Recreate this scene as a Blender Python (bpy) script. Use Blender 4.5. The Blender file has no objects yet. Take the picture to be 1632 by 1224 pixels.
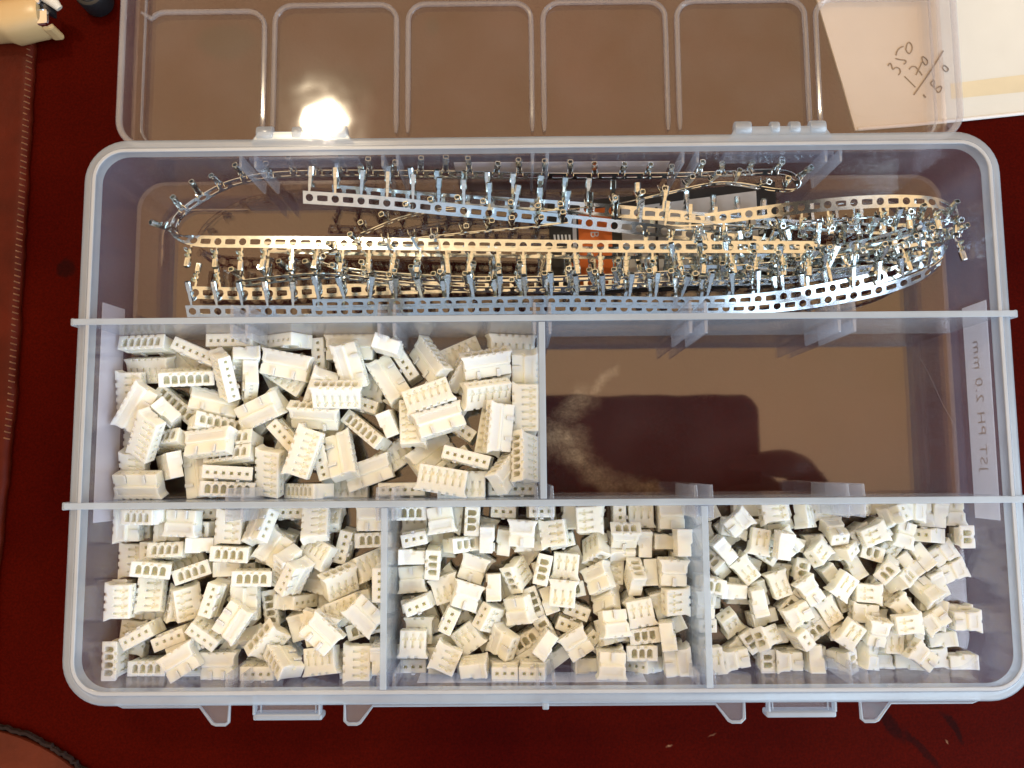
import bpy, bmesh, math, random
from mathutils import Vector, Matrix, Quaternion
random.seed(11)
S = 0.001                       # every length below is written in millimetres
PI = math.pi
sc = bpy.context.scene
COL = sc.collection

# ------------------------------------------------------------------ camera
CAM_POS = Vector((-6.374, -14.41, 231.378))
CAM_ROT = (0.1012, 0.0079, -0.0077)
cam = bpy.data.cameras.new('camera'); cam_ob = bpy.data.objects.new('camera', cam); COL.objects.link(cam_ob)
cam_ob.location = CAM_POS*S; cam_ob.rotation_euler = CAM_ROT
cam.sensor_width = 36.0; cam.lens = 36.0*1306/1632
cam.clip_start = 0.005; cam.clip_end = 50
sc.camera = cam_ob

# ------------------------------------------------------------------ light
sc.view_settings.view_transform = 'Standard'; sc.view_settings.look = 'None'
sc.view_settings.exposure = 0.0; sc.view_settings.gamma = 1.0
world = bpy.data.worlds.new('World'); sc.world = world; world.use_nodes = True
wn = world.node_tree.nodes; wl = world.node_tree.links; wn.clear()
w_out = wn.new('ShaderNodeOutputWorld'); w_bg = wn.new('ShaderNodeBackground')
w_tc = wn.new('ShaderNodeTexCoord'); w_sep = wn.new('ShaderNodeSeparateXYZ'); w_rmp = wn.new('ShaderNodeValToRGB')
wl.new(w_tc.outputs['Generated'], w_sep.inputs[0]); wl.new(w_sep.outputs['Z'], w_rmp.inputs[0])
w_rmp.color_ramp.elements[0].position = 0.0; w_rmp.color_ramp.elements[0].color = (0.10, 0.07, 0.055, 1)     # room walls, dim
w_rmp.color_ramp.elements[1].position = 0.72; w_rmp.color_ramp.elements[1].color = (1.02, 0.65, 0.34, 1)    # lamp-lit ceiling
# the side of the room towards the window (near right) is lit by cool daylight
w_dot = wn.new('ShaderNodeVectorMath'); w_dot.operation = 'DOT_PRODUCT'; w_dot.inputs[1].default_value = (0.45, -0.75, 0.0); wl.new(w_tc.outputs['Generated'], w_dot.inputs[0])
w_mr = wn.new('ShaderNodeMapRange'); w_mr.interpolation_type = 'SMOOTHSTEP'; w_mr.inputs['From Min'].default_value = 0.05; w_mr.inputs['From Max'].default_value = 0.62; wl.new(w_dot.outputs['Value'], w_mr.inputs['Value'])
w_mix = wn.new('ShaderNodeMix'); w_mix.data_type = 'RGBA'; w_mix.inputs['B'].default_value = (0.36, 0.46, 0.60, 1)
wl.new(w_mr.outputs[0], w_mix.inputs['Factor']); wl.new(w_rmp.outputs[0], w_mix.inputs['A'])
wl.new(w_mix.outputs['Result'], w_bg.inputs[0]); w_bg.inputs[1].default_value = 1.28
wl.new(w_bg.outputs[0], w_out.inputs[0])
def lamp(name, kind, loc, color, power, **kw):
    d = bpy.data.lights.new(name, kind); o = bpy.data.objects.new(name, d); COL.objects.link(o)
    o.location = Vector(loc)*S; d.color = color; d.energy = power
    for k, v in kw.items(): setattr(d, k, v)
    return o
LAMP = Vector((-216, 361, 625))
win = lamp('window_light', 'AREA', (1250, -750, 1000), (0.70, 0.86, 1.0), 50.0, shape='RECTANGLE', size=1.9, size_y=1.7)
win.rotation_euler = (Vector((0, 0, 0)) - win.location).to_track_quat('-Z', 'Y').to_euler()
bulb_l = lamp('bulb_light', 'POINT', LAMP, (1.0, 0.84, 0.58), 5.0, shadow_soft_size=0.018)

# ------------------------------------------------------------------ render
sc.render.engine = 'CYCLES'
cy = sc.cycles
cy.use_denoising = True; cy.pixel_filter_width = 1.7
cy.max_bounces = 12; cy.diffuse_bounces = 4; cy.glossy_bounces = 4; cy.transmission_bounces = 4; cy.transparent_max_bounces = 32
cy.caustics_reflective = False; cy.caustics_refractive = False; cy.sample_clamp_indirect = 4.0
cy.use_adaptive_sampling = True; cy.adaptive_threshold = 0.018

# ------------------------------------------------------------------ camera geometry helpers (only used to work out real positions in mm)
_M = Matrix.Rotation(CAM_ROT[2], 3, 'Z') @ Matrix.Rotation(CAM_ROT[1], 3, 'Y') @ Matrix.Rotation(CAM_ROT[0], 3, 'X')
def at(px, py, z):
    d = _M @ Vector(((px-816)/1306, -(py-612)/1306, -1.0))
    return CAM_POS + d*((z-CAM_POS.z)/d.z)

# ------------------------------------------------------------------ materials
def new_mat(name):
    m = bpy.data.materials.new(name); m.use_nodes = True
    nt = m.node_tree; nt.nodes.clear()
    out = nt.nodes.new('ShaderNodeOutputMaterial')
    return m, nt, out
def N(nt, kind, **inp):
    n = nt.nodes.new(kind)
    for k, v in inp.items():
        if k.startswith('_'): setattr(n, k[1:], v)
        else: n.inputs[k.replace('__', ' ')].default_value = v
    return n
def rgba(c): return (c[0], c[1], c[2], 1)
def principled(name, color, rough=0.5, metal=0.0, spec=0.5, var=0.0, vscale=400, bump=0.0, bscale=800, coat=0.0, sss=0.0, sss_r=(1, .8, .6), sss_s=0.001, rand=0.0):
    m, nt, out = new_mat(name)
    p = N(nt, 'ShaderNodeBsdfPrincipled', Roughness=rough, Metallic=metal)
    p.inputs['Base Color'].default_value = rgba(color); p.inputs['Specular IOR Level'].default_value = spec
    p.inputs['Coat Weight'].default_value = coat
    if sss:
        p.inputs['Subsurface Weight'].default_value = sss; p.inputs['Subsurface Radius'].default_value = sss_r; p.inputs['Subsurface Scale'].default_value = sss_s
    src = None
    tc = N(nt, 'ShaderNodeTexCoord')
    if var:
        nz = N(nt, 'ShaderNodeTexNoise', Scale=vscale, Detail=5.0); nt.links.new(tc.outputs['Object'], nz.inputs['Vector'])
        mr = N(nt, 'ShaderNodeMapRange'); mr.inputs['From Min'].default_value = .3; mr.inputs['From Max'].default_value = .7
        mr.inputs['To Min'].default_value = 1-var; mr.inputs['To Max'].default_value = 1+var
        nt.links.new(nz.outputs['Fac'], mr.inputs['Value'])
        mx = N(nt, 'ShaderNodeVectorMath', _operation='SCALE'); mx.inputs[0].default_value = color
        nt.links.new(mr.outputs[0], mx.inputs['Scale']); src = mx.outputs[0]
    if rand:
        oi = N(nt, 'ShaderNodeObjectInfo'); mr2 = N(nt, 'ShaderNodeMapRange'); mr2.inputs['To Min'].default_value = 1-rand; mr2.inputs['To Max'].default_value = 1+rand*.4
        nt.links.new(oi.outputs['Random'], mr2.inputs['Value'])
        mx2 = N(nt, 'ShaderNodeVectorMath', _operation='SCALE')
        if src: nt.links.new(src, mx2.inputs[0])
        else: mx2.inputs[0].default_value = color
        nt.links.new(mr2.outputs[0], mx2.inputs['Scale']); src = mx2.outputs[0]
    if src: nt.links.new(src, p.inputs['Base Color'])
    if bump:
        nb = N(nt, 'ShaderNodeTexNoise', Scale=bscale, Detail=4.0); nt.links.new(tc.outputs['Object'], nb.inputs['Vector'])
        b = N(nt, 'ShaderNodeBump', Strength=bump, Distance=0.0004); nt.links.new(nb.outputs['Fac'], b.inputs['Height']); nt.links.new(b.outputs[0], p.inputs['Normal'])
    nt.links.new(p.outputs[0], out.inputs[0])
    return m
def poly(name, haze, rough=0.06, f0=0.05, tint=(0.93, 0.93, 0.95), body=(0.80, 0.82, 0.86), var=0.15, vscale=60, bump=0.0):
    """translucent polypropylene: clear part + milky scattering part + Fresnel gloss"""
    m, nt, out = new_mat(name)
    tr = N(nt, 'ShaderNodeBsdfTransparent', Color=rgba(tint))
    df = N(nt, 'ShaderNodeBsdfDiffuse', Color=rgba(body)); tl = N(nt, 'ShaderNodeBsdfTranslucent', Color=rgba(body))
    mk = N(nt, 'ShaderNodeMixShader', Fac=0.5); nt.links.new(df.outputs[0], mk.inputs[1]); nt.links.new(tl.outputs[0], mk.inputs[2])
    tc = N(nt, 'ShaderNodeTexCoord')
    nz = N(nt, 'ShaderNodeTexNoise', Scale=vscale, Detail=4.0); nt.links.new(tc.outputs['Object'], nz.inputs['Vector'])
    mr = N(nt, 'ShaderNodeMapRange'); mr.inputs['From Min'].default_value = .3; mr.inputs['From Max'].default_value = .7
    mr.inputs['To Min'].default_value = haze*(1-var); mr.inputs['To Max'].default_value = haze*(1+var); nt.links.new(nz.outputs['Fac'], mr.inputs['Value'])
    m1 = N(nt, 'ShaderNodeMixShader'); nt.links.new(mr.outputs[0], m1.inputs[0]); nt.links.new(tr.outputs[0], m1.inputs[1]); nt.links.new(mk.outputs[0], m1.inputs[2])
    gl = N(nt, 'ShaderNodeBsdfGlossy', Roughness=rough); gl.inputs['Color'].default_value = (1, 1, 1, 1)
    lw = N(nt, 'ShaderNodeLayerWeight', Blend=0.5)
    pw = N(nt, 'ShaderNodeMath', _operation='POWER'); pw.inputs[1].default_value = 5; nt.links.new(lw.outputs['Facing'], pw.inputs[0])
    ma = N(nt, 'ShaderNodeMath', _operation='MULTIPLY_ADD'); ma.inputs[1].default_value = (1-f0)*.6; ma.inputs[2].default_value = f0; nt.links.new(pw.outputs[0], ma.inputs[0])
    if bump:
        nb = N(nt, 'ShaderNodeTexNoise', Scale=45, Detail=2.0); nt.links.new(tc.outputs['Object'], nb.inputs['Vector'])
        b = N(nt, 'ShaderNodeBump', Strength=bump, Distance=0.001); nt.links.new(nb.outputs['Fac'], b.inputs['Height']); nt.links.new(b.outputs[0], gl.inputs['Normal'])
    m2 = N(nt, 'ShaderNodeMixShader'); nt.links.new(ma.outputs[0], m2.inputs[0]); nt.links.new(m1.outputs[0], m2.inputs[1]); nt.links.new(gl.outputs[0], m2.inputs[2])
    nt.links.new(m2.outputs[0], out.inputs[0])
    return m
MAT = {}
MAT['pp_floor'] = poly('clear_polypropylene_floor', 0.020, 0.035, 0.073, tint=(.95, .92, .91), body=(.78, .77, .80), var=.3, bump=.05)
MAT['pp_wall'] = poly('hazy_polypropylene_wall', 0.105, 0.14, 0.045, tint=(.94, .93, .96), body=(.60, .72, .90))
MAT['pp_rim'] = poly('milky_polypropylene_rim', 0.36, 0.22, 0.06, body=(.72, .85, .96))
MAT['pp_divider'] = poly('milky_polypropylene_divider', 0.26, 0.2, 0.04, body=(.66, .79, .93))
MAT['pp_edge'] = poly('frosted_polypropylene_edge', 0.46, 0.35, 0.05, body=(.72, .83, .92))
MAT['pp_rib'] = poly('clear_polypropylene_rib', 0.24, 0.12, 0.06, body=(.76, .82, .92))
MAT['pp_lidridge'] = poly('clear_polypropylene_ridge', 0.17, 0.10, 0.06, body=(.76, .80, .86))
MAT['pp_lidrim'] = poly('clear_polypropylene_lid_rim', 0.22, 0.2, 0.05, body=(.76, .80, .86))
MAT['pp_lid'] = poly('clear_polypropylene_lid', 0.020, 0.055, 0.066, tint=(.97, .94, .93), body=(.78, .76, .78), var=.6, bump=.2)
MAT['pp_lidwall'] = poly('clear_polypropylene_lid_wall', 0.07, 0.1, 0.04, tint=(.95, .93, .93), body=(.78, .77, .80))
MAT['nylon'] = principled('white_nylon', (.935, .92, .79), .36, spec=.45, rand=.05, sss=1.0, sss_r=(1, .9, .7), sss_s=.0022)
MAT['bead'] = poly('cream_polypropylene_bead', 0.6, 0.35, 0.05, body=(.76, .78, .80))
MAT['tin'] = principled('tinned_brass', (.72, .77, .76), .12, 1.0, var=.12, vscale=900, bump=.06, bscale=1500)
MAT['band'] = principled('tinned_brass_band', (.73, .79, .80), .16, 1.0, var=.10, vscale=400, bump=.05, bscale=300)
def paper(name, col):
    m, nt, out = new_mat(name)
    d = N(nt, 'ShaderNodeBsdfDiffuse', Color=rgba(col)); t = N(nt, 'ShaderNodeBsdfTranslucent', Color=rgba(col)); x = N(nt, 'ShaderNodeMixShader', Fac=.5)
    nt.links.new(d.outputs[0], x.inputs[1]); nt.links.new(t.outputs[0], x.inputs[2]); nt.links.new(x.outputs[0], out.inputs[0]); return m
MAT['paper'] = paper('white_label_paper', (.94, .94, .95))
MAT['ink'] = principled('grey_label_ink', (.62, .60, .63), .7, spec=.2)
MAT['envelope'] = principled('cream_paper', (.58, .57, .52), .75, spec=.15, var=.05, vscale=40, bump=.15, bscale=300)
MAT['fold_shade'] = principled('yellow_fold_shade', (.60, .52, .36), .45, spec=.3, var=.15, vscale=40)  # yellowish shading along the envelope's fold, put into the colour
MAT['pencil'] = principled('pencil_graphite', (.20, .17, .14), .6, spec=.3)
MAT['card_black'] = principled('black_print', (.012, .012, .014), .35, spec=.4)
MAT['card_white'] = principled('white_print', (.60, .60, .60), .4, spec=.4, var=.04)
MAT['card_orange'] = principled('orange_print', (.62, .13, .015), .4, spec=.4, var=.06)
MAT['cream'] = principled('cream_plastic', (.50, .34, .16), .30, spec=.5, var=.04, vscale=60)
MAT['grey_plastic'] = principled('pale_grey_plastic', (.62, .55, .44), .35, spec=.5)
MAT['chrome'] = principled('chrome', (.82, .82, .84), .10, 1.0)
MAT['dark_metal'] = principled('dark_metal', (.03, .028, .03), .35, .6, bump=.3, bscale=1500)
MAT['black'] = principled('black_rubber', (.010, .010, .011), .45, spec=.4)
MAT['leather'] = principled('worn_brown_leather', (.066, .0065, .002), .5, spec=.12, var=.25, vscale=90, bump=.55, bscale=420)
MAT['piping'] = principled('shiny_worn_piping', (.15, .05, .016), .32, spec=.6, var=.3, vscale=500, bump=.4, bscale=900)
MAT['leather_mat'] = principled('brown_leather', (.085, .014, .005), .6, spec=.15, var=.22, vscale=120, bump=.5, bscale=500)
MAT['leather_edge'] = principled('dark_leather_edge', (.014, .006, .005), .7, spec=.2, var=.4, vscale=300, bump=.6, bscale=400)
MAT['phone'] = principled('black_phone_glass', (.012, .011, .012), .25)
MAT['shade'] = principled('dark_lamp_shade', (.010, .007, .006), .7, spec=.1)
MAT['skin'] = principled('skin', (.16, .08, .05), .55)

# ------------------------------------------------------------------ mesh helpers
class MB:
    def __init__(s): s.v = []; s.f = []; s.sm = False
    def add(s, v, f):
        o = len(s.v); s.v += [tuple(p) for p in v]; s.f += [tuple(i+o for i in q) for q in f]; return s
    def box(s, x0, x1, y0, y1, z0, z1):
        return s.add([(x, y, z) for z in (z0, z1) for x, y in ((x0, y0), (x1, y0), (x1, y1), (x0, y1))],
                     [(3, 2, 1, 0), (4, 5, 6, 7), (0, 1, 5, 4), (1, 2, 6, 5), (2, 3, 7, 6), (3, 0, 4, 7)])
    def prism(s, pts, z0, z1):
        n = len(pts)
        return s.add([(p[0], p[1], z0) for p in pts]+[(p[0], p[1], z1) for p in pts],
                     [tuple(range(n-1, -1, -1)), tuple(range(n, 2*n))]+[(i, (i+1) % n, n+(i+1) % n, n+i) for i in range(n)])
    def sweep(s, loops, closed=True):
        """loops: list of rings (equal length) of points"""
        n = len(loops[0]); k = len(loops)
        v = [p for l in loops for p in l]; f = []
        for a in range(k if closed else k-1):
            b = (a+1) % k
            for i in range(n): f.append((a*n+i, a*n+(i+1) % n, b*n+(i+1) % n, b*n+i))
        return s.add(v, f)
    def tube(s, pts, r, seg=8, caps=True):
        pts = [Vector(p) for p in pts]; rings = []
        rr = r if hasattr(r, '__len__') else [r]*len(pts)
        for i, p in enumerate(pts):
            t = (pts[min(i+1, len(pts)-1)]-pts[max(i-1, 0)]).normalized()
            a = t.orthogonal() if i == 0 else (a-t*a.dot(t))
            a = a.normalized(); b = t.cross(a)
            rings.append([p+(a*math.cos(q*2*PI/seg)+b*math.sin(q*2*PI/seg))*rr[i] for q in range(seg)])
        o = len(s.v); s.sweep(rings, False)
        if caps:
            s.f.append(tuple(o+i for i in range(seg-1, -1, -1))); s.f.append(tuple(o+(len(pts)-1)*seg+i for i in range(seg)))
        return s
    def cyl(s, c, r, z0, z1, seg=24, axis='z'):
        m = {'z': lambda a, b, h: (c[0]+a, c[1]+b, h), 'x': lambda a, b, h: (h, c[0]+a, c[1]+b), 'y': lambda a, b, h: (c[0]+a, h, c[1]+b)}[axis]
        pts = [(r*math.cos(2*PI*i/seg), r*math.sin(2*PI*i/seg)) for i in range(seg)]
        return s.add([m(a, b, z0) for a, b in pts]+[m(a, b, z1) for a, b in pts],
                     [tuple(range(seg-1, -1, -1)), tuple(range(seg, 2*seg))]+[(i, (i+1) % seg, seg+(i+1) % seg, seg+i) for i in range(seg)])
    def mesh(s, name, mat, smooth=False, bevel=0.0, bseg=2):
        me = bpy.data.meshes.new(name); me.from_pydata([Vector(p)*S for p in s.v], [], s.f)
        bm = bmesh.new(); bm.from_mesh(me)
        bmesh.ops.recalc_face_normals(bm, faces=bm.faces)
        if bevel:
            eds = [e for e in bm.edges if len(e.link_faces) == 2 and e.calc_face_angle(0) > 0.5]
            bmesh.ops.bevel(bm, geom=eds, offset=bevel*S, segments=bseg, profile=.5, affect='EDGES', clamp_overlap=True)
        bm.to_mesh(me); bm.free()
        if mat: me.materials.append(mat)
        if smooth:
            me.polygons.foreach_set('use_smooth', [True]*len(me.polygons))
            me.set_sharp_from_angle(angle=math.radians(38))
        return me
    def build(s, name, mat, parent=None, smooth=False, bevel=0.0, bseg=2):
        return link(name, s.mesh(name, mat, smooth, bevel, bseg), parent)
def link(name, me, parent=None, mw=None):
    o = bpy.data.objects.new(name, me); COL.objects.link(o)
    if parent:
        o.parent = parent
        if parent.type == 'EMPTY': o.matrix_parent_inverse = Matrix.Translation(-parent.location)
    if mw is not None: o.matrix_basis = mw
    return o
def tag(o, label=None, cat=None, group=None, kind=None):
    for k, v in (('label', label), ('category', cat), ('group', group), ('kind', kind)):
        if v: o[k] = v
    return o
def thing(name, label, cat, loc=(0, 0, 0), group=None):
    e = bpy.data.objects.new(name, None); e.empty_display_size = .01; COL.objects.link(e); e.location = Vector(loc)*S
    return tag(e, label, cat, group)
def rrect(hx, hy, r, seg=8, cx=0, cy=0):
    pts = []
    for (sx, sy, a0) in ((1, 1, 0), (-1, 1, 90), (-1, -1, 180), (1, -1, 270)):
        for i in range(seg+1):
            a = math.radians(a0+90*i/seg); pts.append((cx+sx*(hx-r)+r*math.cos(a), cy+sy*(hy-r)+r*math.sin(a)))
    return pts
def ring_profile(mb, hx, hy, r, prof, cx=0, cy=0, seg=10):
    """closed profile [(offset outward, z)] swept round a rounded rectangle"""
    loops = [[(x, y, z) for (x, y) in rrect(hx+o, hy+o, r+o, seg, cx, cy)] for (o, z) in prof]
    return mb.sweep(loops, True)
def catmull(pts, n=8):
    out = []; P = [Vector(p) for p in pts]; P = [P[0]*2-P[1]]+P+[P[-1]*2-P[-2]]
    for i in range(1, len(P)-2):
        a, b, c, d = P[i-1:i+3]
        for k in range(n):
            t = k/n; out.append(.5*((2*b)+(c-a)*t+(2*a-5*b+4*c-d)*t*t+(3*b-a-3*c+d)*t**3))
    out.append(P[-2]); return out

# ------------------------------------------------------------------ table
TZ = -2.0
def table_material():
    m, nt, out = new_mat('dark_red_leather_table')
    tc = N(nt, 'ShaderNodeTexCoord'); L = nt.links.new
    p = N(nt, 'ShaderNodeBsdfPrincipled', Roughness=.62); p.inputs['Specular IOR Level'].default_value = .02
    n1 = N(nt, 'ShaderNodeTexNoise', Scale=14, Detail=6.0); L(tc.outputs['Object'], n1.inputs['Vector'])
    rp = N(nt, 'ShaderNodeValToRGB'); e = rp.color_ramp.elements
    e[0].position = .32; e[0].color = (.028, .0004, .0001, 1); e[1].position = .70; e[1].color = (.054, .0024, .0004, 1)
    L(n1.outputs['Fac'], rp.inputs[0]); cur = rp.outputs[0]
    nd = N(nt, 'ShaderNodeTexNoise', Scale=130, Detail=6.0, Roughness=.65); L(tc.outputs['Object'], nd.inputs['Vector'])
    ns = N(nt, 'ShaderNodeVectorMath', _operation='SUBTRACT'); L(nd.outputs['Color'], ns.inputs[0]); ns.inputs[1].default_value = (.5, .5, .5)
    def blobs(lst, wob, soft):
        acc = None
        sw = N(nt, 'ShaderNodeVectorMath', _operation='SCALE'); L(ns.outputs[0], sw.inputs[0]); sw.inputs['Scale'].default_value = wob*S
        ad = N(nt, 'ShaderNodeVectorMath', _operation='ADD'); L(tc.outputs['Object'], ad.inputs[0]); L(sw.outputs[0], ad.inputs[1])
        for (x, y, rx, ry, ang, amt) in lst:
            mp = N(nt, 'ShaderNodeMapping', _vector_type='TEXTURE'); L(ad.outputs[0], mp.inputs['Vector'])
            mp.inputs['Location'].default_value = (x*S, y*S, 0); mp.inputs['Rotation'].default_value = (0, 0, math.radians(ang)); mp.inputs['Scale'].default_value = (rx*S, ry*S, 1)
            ln = N(nt, 'ShaderNodeVectorMath', _operation='LENGTH'); L(mp.outputs[0], ln.inputs[0])
            mr = N(nt, 'ShaderNodeMapRange', _interpolation_type='SMOOTHSTEP'); L(ln.outputs['Value'], mr.inputs['Value'])
            mr.inputs['From Min'].default_value = 1.0; mr.inputs['From Max'].default_value = 1-soft; mr.inputs['To Min'].default_value = 0; mr.inputs['To Max'].default_value = amt
            if acc is None: acc = mr.outputs[0]
            else:
                mx = N(nt, 'ShaderNodeMath', _operation='MAXIMUM'); L(acc, mx.inputs[0]); L(mr.outputs[0], mx.inputs[1]); acc = mx.outputs[0]
        return acc
    def over(cur, fac, col):
        mx = N(nt, 'ShaderNodeMix', _data_type='RGBA'); L(fac, mx.inputs['Factor']); L(cur, mx.inputs['A']); mx.inputs['B'].default_value = rgba(col); return mx.outputs['Result']
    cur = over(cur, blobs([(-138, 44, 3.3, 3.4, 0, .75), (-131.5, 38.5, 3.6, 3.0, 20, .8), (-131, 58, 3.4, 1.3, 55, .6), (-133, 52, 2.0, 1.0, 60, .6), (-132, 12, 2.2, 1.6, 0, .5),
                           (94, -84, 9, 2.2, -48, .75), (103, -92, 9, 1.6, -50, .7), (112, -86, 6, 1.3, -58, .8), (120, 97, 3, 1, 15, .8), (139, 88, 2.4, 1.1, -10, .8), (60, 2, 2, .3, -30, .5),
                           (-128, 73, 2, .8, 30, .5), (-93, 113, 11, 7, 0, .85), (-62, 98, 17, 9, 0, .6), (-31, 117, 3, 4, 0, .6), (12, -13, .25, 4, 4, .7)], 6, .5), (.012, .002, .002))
    scuff = blobs([(18, 10, 9, 2.4, 44, .5), (10, 3, 11, 6.0, 40, .5), (5, -6, 11, 6.5, -5, 1.0), (9, -11, 9, 6, -30, .8), (17, -17, 13, 5.5, -32, .5), (28, -20, 11, 3.5, -16, .4)], 9, 1.0)
    ng = N(nt, 'ShaderNodeTexNoise', Scale=420, Detail=8.0, Roughness=.75); L(tc.outputs['Object'], ng.inputs['Vector'])
    mg = N(nt, 'ShaderNodeMapRange'); L(ng.outputs['Fac'], mg.inputs['Value']); mg.inputs['From Min'].default_value = .15; mg.inputs['From Max'].default_value = .62
    nm = N(nt, 'ShaderNodeMath', _operation='MULTIPLY'); L(scuff, nm.inputs[0]); L(mg.outputs[0], nm.inputs[1])
    cur = over(cur, nm.outputs[0], (.46, .38, .25))
    cur = over(cur, blobs([(34, -90.5, 1.2, .5, 20, .5), (46, -88, 1.5, .4, 20, .3), (94, -80, 1.0, .6, 0, .5), (110, -90, 1, .4, -55, .6)], 3, .9), (.30, .17, .10))
    nf = N(nt, 'ShaderNodeTexNoise', Scale=1600, Detail=3.0); L(tc.outputs['Object'], nf.inputs['Vector'])
    mf = N(nt, 'ShaderNodeMapRange'); L(nf.outputs['Fac'], mf.inputs['Value']); mf.inputs['From Min'].default_value = .3; mf.inputs['From Max'].default_value = .7; mf.inputs['To Min'].default_value = .78; mf.inputs['To Max'].default_value = 1.25
    sf = N(nt, 'ShaderNodeVectorMath', _operation='SCALE'); L(cur, sf.inputs[0]); L(mf.outputs[0], sf.inputs['Scale']); cur = sf.outputs[0]
    L(cur, p.inputs['Base Color'])
    nb = N(nt, 'ShaderNodeTexNoise', Scale=900, Detail=4.0); L(tc.outputs['Object'], nb.inputs['Vector'])
    b = N(nt, 'ShaderNodeBump', Strength=.25, Distance=.0003); L(nb.outputs['Fac'], b.inputs['Height']); L(b.outputs[0], p.inputs['Normal'])
    L(p.outputs[0], out.inputs[0]); return m
MAT['table'] = table_material()
tag(MB().box(-420, 420, -330, 420, TZ-25, TZ).build('table_top', MAT['table'], bevel=2), 'dark red leather covered table top with dark stains under the organizer', 'table', kind='structure')

# worn leather pad whose rolled edge comes into the picture on one side, and a round leather mat at the near corner
pad = thing('leather_pad', 'worn brown leather pad with shiny rolled edge beside the lighter', 'pad', (-190, 50, TZ))
n = 90; loops = []
for i in range(n+1):
    y = 160-i*(235/n); x = -149.6+.12*math.sin(y*.31)+.10*math.sin(y*.93)+random.uniform(-.12, .12)-max(0, (5-y))*.05
    hgt = 2.6+random.uniform(-.12, .12)
    prof = [(-260, TZ+.05)]+[(-260, TZ+hgt)]+[(x-6+0*k, TZ+hgt-.25) for k in (0,)]+[(x-3.2, TZ+hgt+.15), (x-1.8, TZ+hgt+.2), (x-.8, TZ+hgt-.1), (x-.15, TZ+hgt-.8), (x, TZ+1.1), (x-.35, TZ+.05)]
    loops.append([(a, y, z) for a, z in prof])
mb = MB(); mb.sweep(loops, False); k = len(loops[0]); mb.f.append(tuple(range(k))); mb.f.append(tuple(len(mb.v)-k+i for i in range(k-1, -1, -1)))
mb.build('cover', MAT['leather'], pad, smooth=True)
mb = MB()
for i in range(66):
    y = 112-i*1.8; x = -149.9-max(0, (5-y))*.05
    mb2 = MB(); mb2.tube([(x-1.3, y, TZ+2.72), (x-.6, y-.25, TZ+2.55), (x-.05, y-.4, TZ+1.9)], .22, 6)
    o = mb2.build('stitch', MAT['piping'], pad, smooth=True)
dm = thing('round_leather_mat', 'round brown leather mat with dark stitched border at the near corner', 'mat', (-170, -150, TZ))
cxm, cym, rm = -161.5, -138.5, 57.0
MB().cyl((cxm, cym), rm-2.2, TZ+.05, TZ+2.2, 96).build('top_face', MAT['leather_mat'], dm, smooth=True, bevel=.5)
mb = MB(); rings = []
for i in range(420):
    a = 2*PI*i/420; r0 = rm-1.2+random.uniform(-.35, .35)
    rings.append([(cxm+(r0+.75*math.cos(q*PI/3))*math.cos(a), cym+(r0+.75*math.cos(q*PI/3))*math.sin(a), TZ+1.1+.8*math.sin(q*PI/3)) for q in range(6)])
mb.sweep(rings, True); mb.build('border', MAT['leather_edge'], dm, smooth=True)

# ------------------------------------------------------------------ organizer box
HX, HY, CR, H = 116.2, 68.6, 7.5, 25.0      # inside half sizes, corner radius, rim height above the inside floor
box_ = thing('organizer_box', 'translucent plastic compartment organizer with open lid holding white connectors', 'organizer', (0, 0, TZ))
MB().prism(rrect(HX+.6, HY+.6, CR+.6, 10), -1.3, 0).build('floor', MAT['pp_floor'], box_)
flo = [o for o in COL.objects if o.name == 'floor'][0]
def ridge(pts, r=.55, z=.0):
    return MB().tube([(x, y, z) for x, y in pts], [r*.4]+[r]*(len(pts)-2)+[r*.4], 8).build('foot_ridge', MAT['pp_floor'], flo, smooth=True)
for sx in (-1, 1):
    for sy in (1,):
        c = [(sx*109, 44.0), (sx*109, 46)]+[(sx*(100.5+8.5*math.cos(math.radians(a))), 52.8+8.0*math.sin(math.radians(a))) for a in range(0, 91, 10)]+[(sx*86, 60.8), (sx*84, 60.8)]
        ridge(c)
sp = [at(px, py, .05) for px, py in ((1455, 556), (1472, 580), (1488, 612), (1503, 645), (1516, 668), (1526, 692))]
MB().tube([(p.x, p.y, .03) for p in catmull(sp, 4)], .06, 5).build('scratch', MAT['pp_rib'], flo, smooth=True)
mb = MB(); ring_profile(mb, HX, HY, CR, [(0, -1.3), (0, 21.5), (1.1, 21.5), (1.1, -1.3)])
wall = mb.build('side_wall', MAT['pp_wall'], box_, smooth=True)
mb = MB(); ring_profile(mb, HX, HY, CR, [(-.25, 21.5), (-.25, H-.15), (.0, H), (.75, H), (1.0, H-.2), (1.15, H-.8), (1.5, H-1.0), (2.6, H-1.0), (3.3, H-1.25), (3.65, H-1.8), (3.7, H-3.4), (2.7, H-3.6), (2.5, H-2.4), (1.3, H-2.4), (1.3, 21.4)])
rim = mb.build('rim', MAT['pp_rim'], box_, smooth=True)
mb = MB(); ring_profile(mb, HX, HY, CR, [(-.2, H+.02), (-.1, H+.16), (.55, H+.16), (.7, H+.02)])
mb.build('rim_bead', MAT['bead'], rim, smooth=True)
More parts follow.
